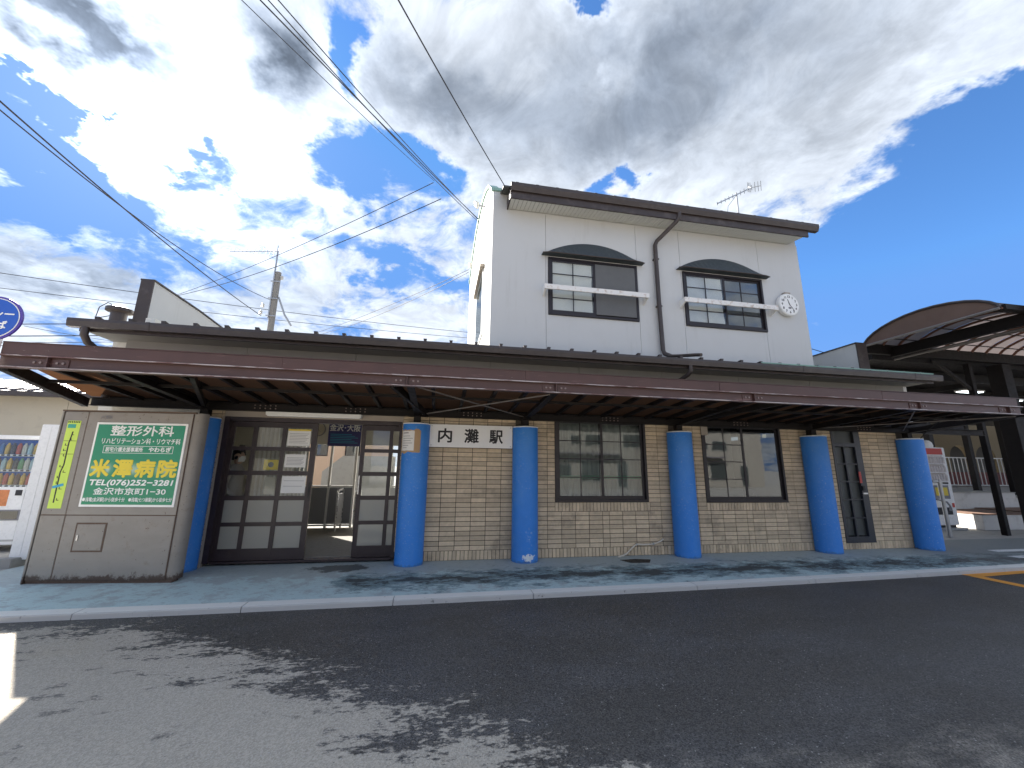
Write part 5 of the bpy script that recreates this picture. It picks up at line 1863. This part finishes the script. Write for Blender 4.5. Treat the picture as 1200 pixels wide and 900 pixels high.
HG = thing('grey_house', 'grey house seen to the right through the door glass', 'house', (1.0, 14.0, 0.0))
box('wall', 'grey_siding', HG, -2.4, 4.0, 14.0, 18.0, 0.0, 4.6)
MB().prism([(13.6, 4.61), (13.6, 4.72), (16.0, 6.1), (18.4, 4.72), (18.4, 4.61)], 'x', -2.7, 4.3).build('roof', 'slate_roof', HG)

# ------------------------------------------------------------------ houses across the street, mirrored in the station's windows
for i, (x0, x1, y0, h_, wm, lab) in enumerate([(-16.0, -6.5, -24.0, 5.6, 'street_wall', 'two storey beige house across the street mirrored in the windows'),
                                               (-4.5, 5.5, -27.0, 6.4, 'street_wall', 'pale two storey house across the street mirrored in the first window'),
                                               (8.0, 19.0, -25.0, 5.4, 'street_wall', 'grey two storey house across the street mirrored in the second window'),
                                               (21.5, 33.0, -29.0, 6.0, 'street_wall', 'tan house across the street mirrored in the back door')]):
    OH = thing('street_house', lab, 'house', ((x0 + x1) / 2, y0, 0.0), 'houses across the street')
    box('wall', wm, OH, x0, x1, y0 - 7.0, y0, -0.1, h_)
    MB().prism([(y0 + 0.7, h_ - 0.1), (y0 - 3.5, h_ + 2.0), (y0 - 7.7, h_ - 0.1), (y0 - 7.7, h_ + 0.08), (y0 - 3.5, h_ + 2.2), (y0 + 0.7, h_ + 0.08)], 'x', x0 - 0.6, x1 + 0.6).build('roof', 'slate_roof', OH)
    for k, (u, z, w_, hh) in enumerate(((0.06, 0.5, 1.9, 1.7), (0.36, 0.0, 1.0, 2.1), (0.55, 0.9, 2.6, 1.1), (0.10, 3.5, 1.7, 1.0), (0.42, 3.4, 2.4, 1.2), (0.78, 3.6, 1.0, 0.8))):
        xa = x0 + ((u + 0.13 * i) % 0.8) * (x1 - x0)
        wn = box('window', 'grey_siding', OH, xa, xa + w_, y0 + 0.001, y0 + 0.05, z, z + hh)
        box('pane', 'obscured', wn, xa + 0.06, xa + w_ - 0.06, y0 + 0.051, y0 + 0.056, z + 0.06, z + hh - 0.06)
    box('lean_to_roof', 'slate_roof', OH, x0 + 0.2, x1 - (2.0 + i), y0 + 0.002, y0 + 0.9, 2.75, 2.87)

# ------------------------------------------------------------------ utility pole, aerials and overhead cables
UP_ = thing('utility_pole', 'concrete utility pole with fittings rising behind the low roof', 'utility pole', (-9.6, 15.0, 0.0))
MB().tube([(-9.6, 15.0, 0.0), (-9.6, 15.0, 12.05)], [0.19, 0.145], 14).build('pole', 'pole_concrete', UP_, smooth=True)
MB().tube([(-9.75, 14.9, 9.3), (-9.75, 14.9, 13.3)], 0.045, 8).build('mast', 'galvanised', UP_, smooth=True)
g = MB()
for z in (9.4, 10.4, 11.4):
    g.box(-9.86, -9.40, 14.80, 14.84, z, z + 0.06)
g.build('bracket', 'galvanised', UP_)
MB().tube([(-9.42, 15.0, 10.6), (-9.0, 15.0, 9.6), (-8.6, 15.0, 9.0)], 0.05, 8).build('stay_arm', 'galvanised', UP_)
g = MB()
for dx, z in ((-0.55, 9.5), (-0.5, 9.9), (0.25, 11.6)):
    g.lathe([(0.05, 0), (0.09, 0.05), (0.05, 0.1), (0.09, 0.15), (0.04, 0.22)], (-9.6 + dx, 14.9, z), 10)
g.build('insulator', 'insulator', UP_)


def yagi(name, label, base, top, boom_a, boom_b, nel, el_len, el_dir, group=None, cage=False):
    t = thing(name, label, 'antenna', base)
    MB().tube([base, top], 0.022, 8).build('mast', 'galvanised', t)
    a, b = Vector(boom_a), Vector(boom_b)
    MB().bar(a, b, 0.03, 0.03).build('boom', 'galvanised', t)
    e = MB()
    ed_ = Vector(el_dir).normalized()
    for k in range(nel):
        p = a.lerp(b, k / (nel - 1))
        L = el_len * (1.0 + 0.6 * k / (nel - 1))
        e.tube([p - ed_ * L / 2, p + ed_ * L / 2], 0.010, 5)
    e.build('element', 'galvanised', t)
    if cage:
        e = MB()
        d = (b - a).normalized()
        u = ed_.cross(d).normalized()
        for s in (-1, 1):
            q = b + d * 0.12 + u * s * 0.22
            e.tube([b, q], 0.010, 5)
            for f in (0.35, 0.7, 1.0):
                m_ = b.lerp(q, f)
                e.tube([m_ - ed_ * 0.15, m_ + ed_ * 0.15], 0.008, 5)
        e.build('reflector', 'galvanised', t)
        w_ = MB().tube([(top[0], top[1], top[2] - 0.05), (top[0] - 0.35, top[1], top[2] - 0.5), (base[0] - 0.5, base[1], base[2] + 0.1)], 0.006, 4)
        w_.build('stay_wire', 'cable', t)
    return t


yagi('roof_antenna', 'small television antenna on the upper roof above the white wall', (8.45, 2.2, 8.6), (8.47, 2.2, 10.08), (7.75, 2.2, 9.62), (9.05, 2.2, 10.38), 10, 0.10, (0.45, 0.5, -0.6), cage=True)
yagi('pole_antenna', 'long comb shaped television antenna on the utility pole', (-9.75, 14.85, 12.0), (-9.75, 14.85, 13.6), (-12.1, 14.85, 12.95), (-9.7, 14.85, 13.25), 13, 0.40, (0.1, 0.2, 1.0))


def cable(label, pts, sag=0.0, r=0.012, group='overhead cables'):
    a = [Vector(p) for p in pts]
    out_ = []
    if len(a) == 2:
        L = (a[1] - a[0]).length
        for k in range(25):
            t_ = k / 24
            p = a[0].lerp(a[1], t_)
            p.z -= sag * 4 * t_ * (1 - t_)
            out_.append(p)
    else:
        out_ = a
    o = MB().tube(out_, r, 5).build('overhead_cable', 'cable', smooth=True)
    return tag(o, label, 'cable', group)


cable('thick cable from upper left corner to the utility pole, lower of the pair', [(-9.757, -0.168, 9.099), (-10.319, 15.376, 9.584)], 0.25, 0.020)
cable('thick cable from upper left corner to the utility pole, upper of the pair', [(-9.817, -0.068, 8.925), (-9.864, 15.242, 10.472)], 0.55, 0.016)
cable('outermost left cable of the bundle falling to the white side wall', [(-3.799, -2.413, 8.332), (-0.879, 4.119, 10.590)], 0.06, 0.007)
cable('thick left cable of the bundle falling to the white side wall', [(-3.538, -2.364, 8.428), (0.650, 4.534, 9.659)], 0.05, 0.012)
cable('middle cable of the bundle falling to the white side wall', [(-3.440, -2.385, 8.488), (0.687, 4.589, 9.573)], 0.14, 0.010)
cable('outermost right cable of the bundle falling to the white side wall', [(-3.230, -2.289, 8.513), (0.592, 4.526, 9.678)], 0.10, 0.010)
cable('single cable dropping steeply behind the left corner of the upper roof', [(-1.377, -2.871, 8.211), (1.091, 2.028, 9.096)], 0.05, 0.012)
cable('thin cable from the bundle junction down past the pole antenna', [(-0.900, 4.072, 10.486), (-15.729, 16.773, 10.805)], 0.25, 0.012)
cable('thin cable from the lower junction down past the pole top', [(-0.639, 4.347, 10.139), (-16.043, 16.641, 10.615)], 0.45, 0.014)
cable('upper of two cables from the side wall to the roof edge', [(0.377, 5.121, 8.137), (-7.772, 16.479, 9.165)], 0.15, 0.010)
cable('lower of two cables from the side wall to the roof edge', [(0.382, 5.159, 8.063), (-7.426, 16.583, 9.174)], 0.25, 0.010)
cable('long horizontal cable low across the cloudy western sky, upper', [(-28.494, 18.933, 12.511), (4.189, 30.313, 14.625)], 0.3, 0.022)
cable('long horizontal cable low across the cloudy western sky, lower', [(-31.380, 21.864, 12.642), (4.672, 34.245, 15.394)], 0.3, 0.022)
cable('horizontal cable ending beside the taxi sign, uppermost', [(-27.788, 20.667, 9.638), (-19.137, 26.321, 12.467)], 0.0, 0.03)
cable('horizontal cable ending beside the taxi sign, second', [(-27.793, 20.854, 8.943), (-19.139, 26.599, 11.564)], 0.0, 0.035)
cable('horizontal cable ending beside the taxi sign, third', [(-27.791, 20.956, 8.544), (-19.136, 26.731, 11.109)], 0.0, 0.02)
cable('horizontal cable ending beside the taxi sign, lowest', [(-27.790, 20.994, 8.394), (-19.132, 26.841, 10.717)], 0.0, 0.02)
cable('slack cable slanting down behind the gutter end', [(-26.638, 21.659, 9.978), (-19.125, 26.947, 10.324)], 0.2, 0.015)
cable('short cable between the white wall and the right hand fin', [(14.137, 5.718, 6.507), (14.711, 5.212, 6.078)], 0.0, 0.015)
cable('cable loops round the roof vent', [(-6.62, 0.85, 4.22), (-6.60, 0.85, 4.40), (-6.48, 0.85, 4.50), (-6.36, 0.85, 4.44), (-6.30, 0.85, 4.30), (-6.42, 0.85, 4.24), (-6.55, 0.85, 4.20)], r=0.008)
# insulators on the side wall
for i, (y, z) in enumerate(((2.9, 9.02), (2.3, 8.55), (4.6, 8.0))):
    t = tag(MB().tube([(0.63, y, z), (0.40, y, z + 0.02)], 0.02, 8).build('wall_insulator', 'galvanised'), ['topmost wall bracket on the white side wall holding the cable bundle', 'hooked wall bracket below the cable bundle on the white side wall', 'wall bracket halfway down the white side wall'][i], 'bracket', 'cable brackets')
    MB().tube([(0.40, y, z - 0.06), (0.40, y, z + 0.10)], [0.035, 0.05], 10).build('insulator', 'insulator', t)

# ------------------------------------------------------------------ east side: vaulted shelter, vending machine, steps, platform
VT = thing('vaulted_shelter', 'barrel vaulted walkway roof with brown ribs and translucent panels right of the station', 'shelter', (14.0, 0.0, 0.0))
AY0, AY1, AZ, AC = -1.50, 1.22, 5.00, 5.42


def arc_pt(t_):
    """t from 0 (front eave) to 1 (rear eave)"""
    ang = PI * t_
    y = (AY0 + AY1) / 2 - math.cos(ang) * (AY1 - AY0) / 2
    z = AZ - 0.06 + (AC - AZ + 0.06) * (1.0 - math.cos(ang) ** 2) ** 0.62
    return y, z


NA = 14
AX0, AX1 = 11.05, 21.0
arcs = [arc_pt(k / NA) for k in range(NA + 1)]
ribx = [AX0 + 0.02 + 0.52 * k for k in range(20)]
rib = MB().tube([(0, y, z) for y, z in arcs], 0.032, 6).mesh('rib', 'vault_rib', smooth=True)
for x in ribx:
    o = bpy.data.objects.new('rib', rib)
    COL.objects.link(o)
    o.parent = VT
    o.location = (x - 14.0, 0, 0)
pan = MB()
vs, fs = [], []
for y, z in arcs:
    vs += [(0.01, y, z + 0.036), (0.51, y, z + 0.036), (0.01, y, z + 0.042), (0.51, y, z + 0.042)]
for k in range(NA):
    p, q = 4 * k, 4 * k + 4
    fs += [(p, p + 1, q + 1, q), (p + 2, q + 2, q + 3, p + 3), (p, q, q + 2, p + 2), (p + 1, p + 3, q + 3, q + 1)]
pan.add(vs, fs)
pm = pan.mesh('roof_panel', 'vault_panel', smooth=True)
for x in ribx[:-1]:
    o = bpy.data.objects.new('roof_panel', pm)
    COL.objects.link(o)
    o.parent = VT
    o.location = (x - 14.0, 0, 0)
# end gable sheet and rim
MB().prism([(y, z) for y, z in arcs], 'x', AX0 - 0.04, AX0 - 0.02).build('gable_sheet', 'vault_sheet', VT)
MB().tube([(AX0 - 0.05, y, z + 0.03) for y, z in arcs], 0.032, 8).build('gable_rim', 'brown_trim', VT, smooth=True)
MB().tube([(AX0 - 0.08, AY0, AZ - 0.05), (AX0 - 0.08, AY1, AZ - 0.05)], 0.03, 8).build('tie_pipe', 'rod', VT)
MB().bar((11.9, AY0, AZ - 0.16), (11.9, AY1, AZ - 0.16), 0.12, 0.26).build('tie_beam', 'steel_dark', VT)
MB().tube([(12.1, AY0, AZ - 0.30), (12.1, AY1 + 0.1, AZ - 0.32)], 0.03, 8).build('tie_pipe', 'rod', VT)
MB().tube([(13.1, AY0, AZ - 0.1), (13.1, AY1, AZ - 0.1)], 0.02, 8).build('tie_pipe', 'rod', VT)
for y in (AY0, AY1):
    box('eave_beam', 'steel_dark', VT, AX0, AX1, y - 0.06, y + 0.06, AZ - (0.24 if y > 0 else 0.08), AZ + 0.035)
for t_ in (0.2, 0.36, 0.5, 0.64, 0.8):
    y, z = arc_pt(t_)
    MB().tube([(AX0, y, z - 0.05), (AX1, y, z - 0.05)], 0.014, 6).build('purlin', 'steel_dark', VT)
box('front_gutter', 'fascia_red', VT, 11.6, AX1, AY0 - 0.22, AY0 - 0.065, AZ - 0.1, AZ + 0.10)
POSTS = [(15.66, 1.22, 0.34, 'steel_dark'), (14.6, 1.28, 0.13, 'fascia_red'), (14.6, -1.5, 0.13, 'steel_dark'), (18.2, 1.3, 0.13, 'steel_dark'), (18.2, -1.55, 0.13, 'steel_dark')]
for x, y, w_, m_ in POSTS:
    p = MB().box(x - w_ / 2, x + w_ / 2, y - w_ / 2, y + w_ / 2, 0.0, AZ - 0.31).build('post', 'steel_dark', VT, bevel=0.006)
MB().bar((16.5, 1.2, 3.9), (17.4, 1.2, AZ - 0.25), 0.10, 0.10).build('knee_brace', 'steel_dark', VT)
MB().bar((14.6, 1.28, 3.9), (13.4, 1.3, AZ - 0.25), 0.07, 0.08).build('knee_brace', 'steel_dark', VT)

PS = thing('platform_shelter', 'dark platform roof on steel posts with tube lights beyond the vaulted walkway', 'shelter', (20.0, 5.0, 0.0))
box('roof_slab', 'steel_dark', PS, 11.4, 40.0, 1.36, 12.7, 4.66, 4.92)  # slab carried further back to keep light off the ochre hall
for y in (2.2, 4.2, 6.2, 8.2):
    box('roof_beam', 'steel_dark', PS, 11.4, 34.0, y - 0.07, y + 0.07, 4.40, 4.655)
for x in (12.4, 16.0, 19.6, 23.2, 26.8, 30.4):
    box('cross_beam', 'steel_dark', PS, x - 0.06, x + 0.06, 2.0, 8.5, 4.24, 4.395)
for x, y in ((17.1, 4.2), (21.2, 5.6), (25.3, 6.8), (25.3, 4.2), (29.5, 6.8), (19.6, 8.2)):
    box('post', 'steel_dark', PS, x - 0.09, x + 0.09, y - 0.09, y + 0.09, 0.0, 4.24)
for x, y, z, L in ((17.0, 3.0, 4.30, 0.9), (15.6, 2.7, 3.98, 1.2), (18.2, 2.7, 4.0, 0.8), (22.0, 5.0, 4.2, 1.2), (21.0, 3.4, 4.2, 1.0)):
    l_ = box('light_tray', 'white_metal', PS, x, x + L, y - 0.14, y + 0.14, z + 0.02, z + 0.07)
    box('light_tube', 'tube_light', l_, x + 0.03, x + L - 0.03, y - 0.11, y + 0.11, z, z + 0.018)
OL = tag(MB().lathe([(0.09, 0.0), (0.11, 0.04), (0.11, 0.14), (0.08, 0.18)], (16.85, 1.0, 4.10), 16).build('orange_beacon', 'orange_lamp', smooth=True), 'small orange and white beacon lamp high on the dark post at right edge', 'lamp')
MB().lathe([(0.10, -0.1), (0.10, -0.002)], (16.85, 1.0, 4.10), 16).build('white_base', 'white_metal', OL)
MB().bar((16.5, 1.1, 3.98), (16.85, 1.0, 3.98), 0.04, 0.04).build('arm', 'steel_dark', OL)

V2 = thing('vending_machine', 'white vending machine with a red header standing beyond the last blue pillar', 'vending machine', (14.25, 2.5, 0.0))
vb = MB().box(13.72, 14.62, 2.24, 2.95, 0.13, 2.34).build('body', 'vm_white', V2, bevel=0.01)
box('header', 'red_print', V2, 13.75, 14.50, 2.225, 2.2385, 2.13, 2.31)
box('display', 'pale_goods', V2, 13.78, 14.46, 2.228, 2.2385, 1.34, 2.11)
pale_bottle = MB().lathe(bprof, (0, 0, 0), 10).mesh('bottle', 'pale_goods', smooth=True)
for r in range(3):
    for k in range(7):
        o = bpy.data.objects.new('bottle', pale_bottle)
        COL.objects.link(o)
        o.parent = V2
        o.location = (13.84 + k * 0.095 - 14.25, 2.19 - 2.5, 1.37 + r * 0.25)
    box('shelf', 'vm_white', V2, 13.78, 14.46, 2.15, 2.2275, 1.345 + r * 0.25, 1.368 + r * 0.25)
box('panel', 'yellow_print', V2, 13.98, 14.42, 2.230, 2.2385, 0.95, 1.18)
box('panel_frame', 'ink_grey', V2, 13.90, 14.48, 2.234, 2.2388, 0.86, 1.24)
box('delivery_slot', 'ink', V2, 13.9, 14.45, 2.230, 2.2385, 0.42, 0.62)
box('red_mark', 'red_print', V2, 14.49, 14.57, 2.230, 2.2385, 0.62, 0.74)
box('coin_panel', 'ink', V2, 14.30, 14.50, 2.230, 2.2385, 1.28, 1.325)
box('base', 'galvanised', V2, 13.75, 14.75, 2.15, 2.9, 0.0, 0.06)
box('foot', 'rubber', V2, 13.8, 14.58, 2.30, 2.9, 0.06, 0.1295)
DM = tag(MB().lathe([(0.14, 0.0), (0.15, 0.05), (0.13, 0.14), (0.08, 0.2), (0.02, 0.22)], (14.22, 2.4, 2.345), 18).build('dome_lamp', 'sign_white', smooth=True), 'white round dome standing on top of the red headed vending machine', 'lamp')

HR = thing('handrail', 'grey tubular handrail in front of the right hand vending machine', 'handrail', (12.6, 1.2, 0.0))
MB().tube([(12.36, 1.9, 1.37), (12.42, 1.2, 1.38), (12.62, 1.2, 1.38)], 0.028, 8).build('top_rail', 'galvanised', HR, smooth=True)
MB().tube([(12.33, 1.9, 0.94), (12.40, 1.2, 0.93), (12.72, 1.2, 0.86), (12.80, 1.2, 0.76), (12.78, 1.2, 0.64)], 0.022, 8).build('lower_rail', 'ink_grey', HR, smooth=True)
MB().tube([(12.60, 1.2, 0.0), (12.60, 1.2, 1.42)], 0.045, 10).build('post', 'galvanised', HR, smooth=True)

for i, (x0, x1, y0, y1, z0, z1, lab) in enumerate([(15.2, 17.2, 2.05, 3.4, 0.0, 0.42, 'low white concrete step with a brown top beside the steel post'), (17.205, 23.0, 2.0, 3.4, 0.0, 0.46, 'long white concrete step with a brown top at the right edge'),
                                                   (16.0, 19.2, 3.45, 4.4, 0.0, 0.95, 'upper white concrete wall block behind the low step'), (19.25, 26.0, 3.5, 4.6, 0.0, 0.78, 'long white concrete wall block farther along the platform')]):
    t = tag(MB().box(x0, x1, y0, y1, z0, z1).build('concrete_step', 'white_concrete', bevel=0.01), lab, 'step', 'concrete steps to the platform')
    box('tread', 'block_top' if i < 2 else 'concrete', t, x0 - 0.01, x1 - 0.005, y0 - 0.02, y1, z1 + 0.001, z1 + 0.03)
FN = thing('platform_fence', 'white railing with thin upright bars along the platform in the distance', 'fence', (25.0, 8.0, 0.0))
MB().box(19.0, 34.0, 7.98, 8.02, 2.30, 2.35).box(19.0, 34.0, 7.98, 8.02, 1.02, 1.06).build('rail', 'white_metal', FN)
bm2 = MB().box(-0.015, 0.015, -0.012, 0.012, 1.065, 2.295).mesh('baluster', 'white_metal')
for k in range(60):
    o = bpy.data.objects.new('baluster', bm2)
    COL.objects.link(o)
    o.parent = FN
    o.location = (19.1 + k * 0.25 - 25.0, 0, 0)
tag(MB().box(17.5, 36.0, 8.2, 13.0, 0.0, 0.98).build('far_platform', 'concrete'), 'raised grey concrete platform behind the railing', 'platform')
tag(MB().box(20.0, 33.0, 8.9, 9.0, 1.0, 1.65).build('red_hoarding', 'red_dull'), 'low red hoarding behind the white platform railing', 'hoarding')
FB = thing('ochre_station_hall', 'ochre building with arched openings beyond the platform on the right', 'building', (28.0, 13.5, 0.0))
arch_holes = []
g = MB()
ax = 19.0
while ax < 42:
    n = 10
    w_ = 1.7
    z_s, z_t = 0.98, 2.6
    poly = [(ax, 5.0), (ax, z_s)]
    g.box(ax, ax + 0.5, 13.5, 13.8, 0.98, 5.2)
    pts = [(ax + 0.5 + w_ / 2 - w_ / 2 * math.cos(PI * k / n), z_t + 0.8 * math.sin(PI * k / n)) for k in range(n + 1)]
    for k in range(n):
        (xa, za), (xb, zb) = pts[k], pts[k + 1]
        g.add([(xa, 13.5, za), (xb, 13.5, zb), (xb, 13.5, 5.2), (xa, 13.5, 5.2), (xa, 13.8, za), (xb, 13.8, zb), (xb, 13.8, 5.2), (xa, 13.8, 5.2)],
              [(0, 1, 2, 3), (7, 6, 5, 4), (0, 4, 5, 1), (2, 6, 7, 3)])
    ax += 0.5 + w_
g.build('arcade_wall', 'ochre_wall', FB)
box('rear_wall', 'room_dark', FB, 19.0, 42.5, 15.5, 15.6, 0.98, 5.2)
box('roof', 'steel_dark', FB, 18.5, 43.0, 12.8, 16.0, 5.21, 5.5)
for x in (24.0, 27.3):
    box('lit_lamp', 'warm_light', FB, x, x + 0.35, 13.35, 13.45, 2.75, 2.95)
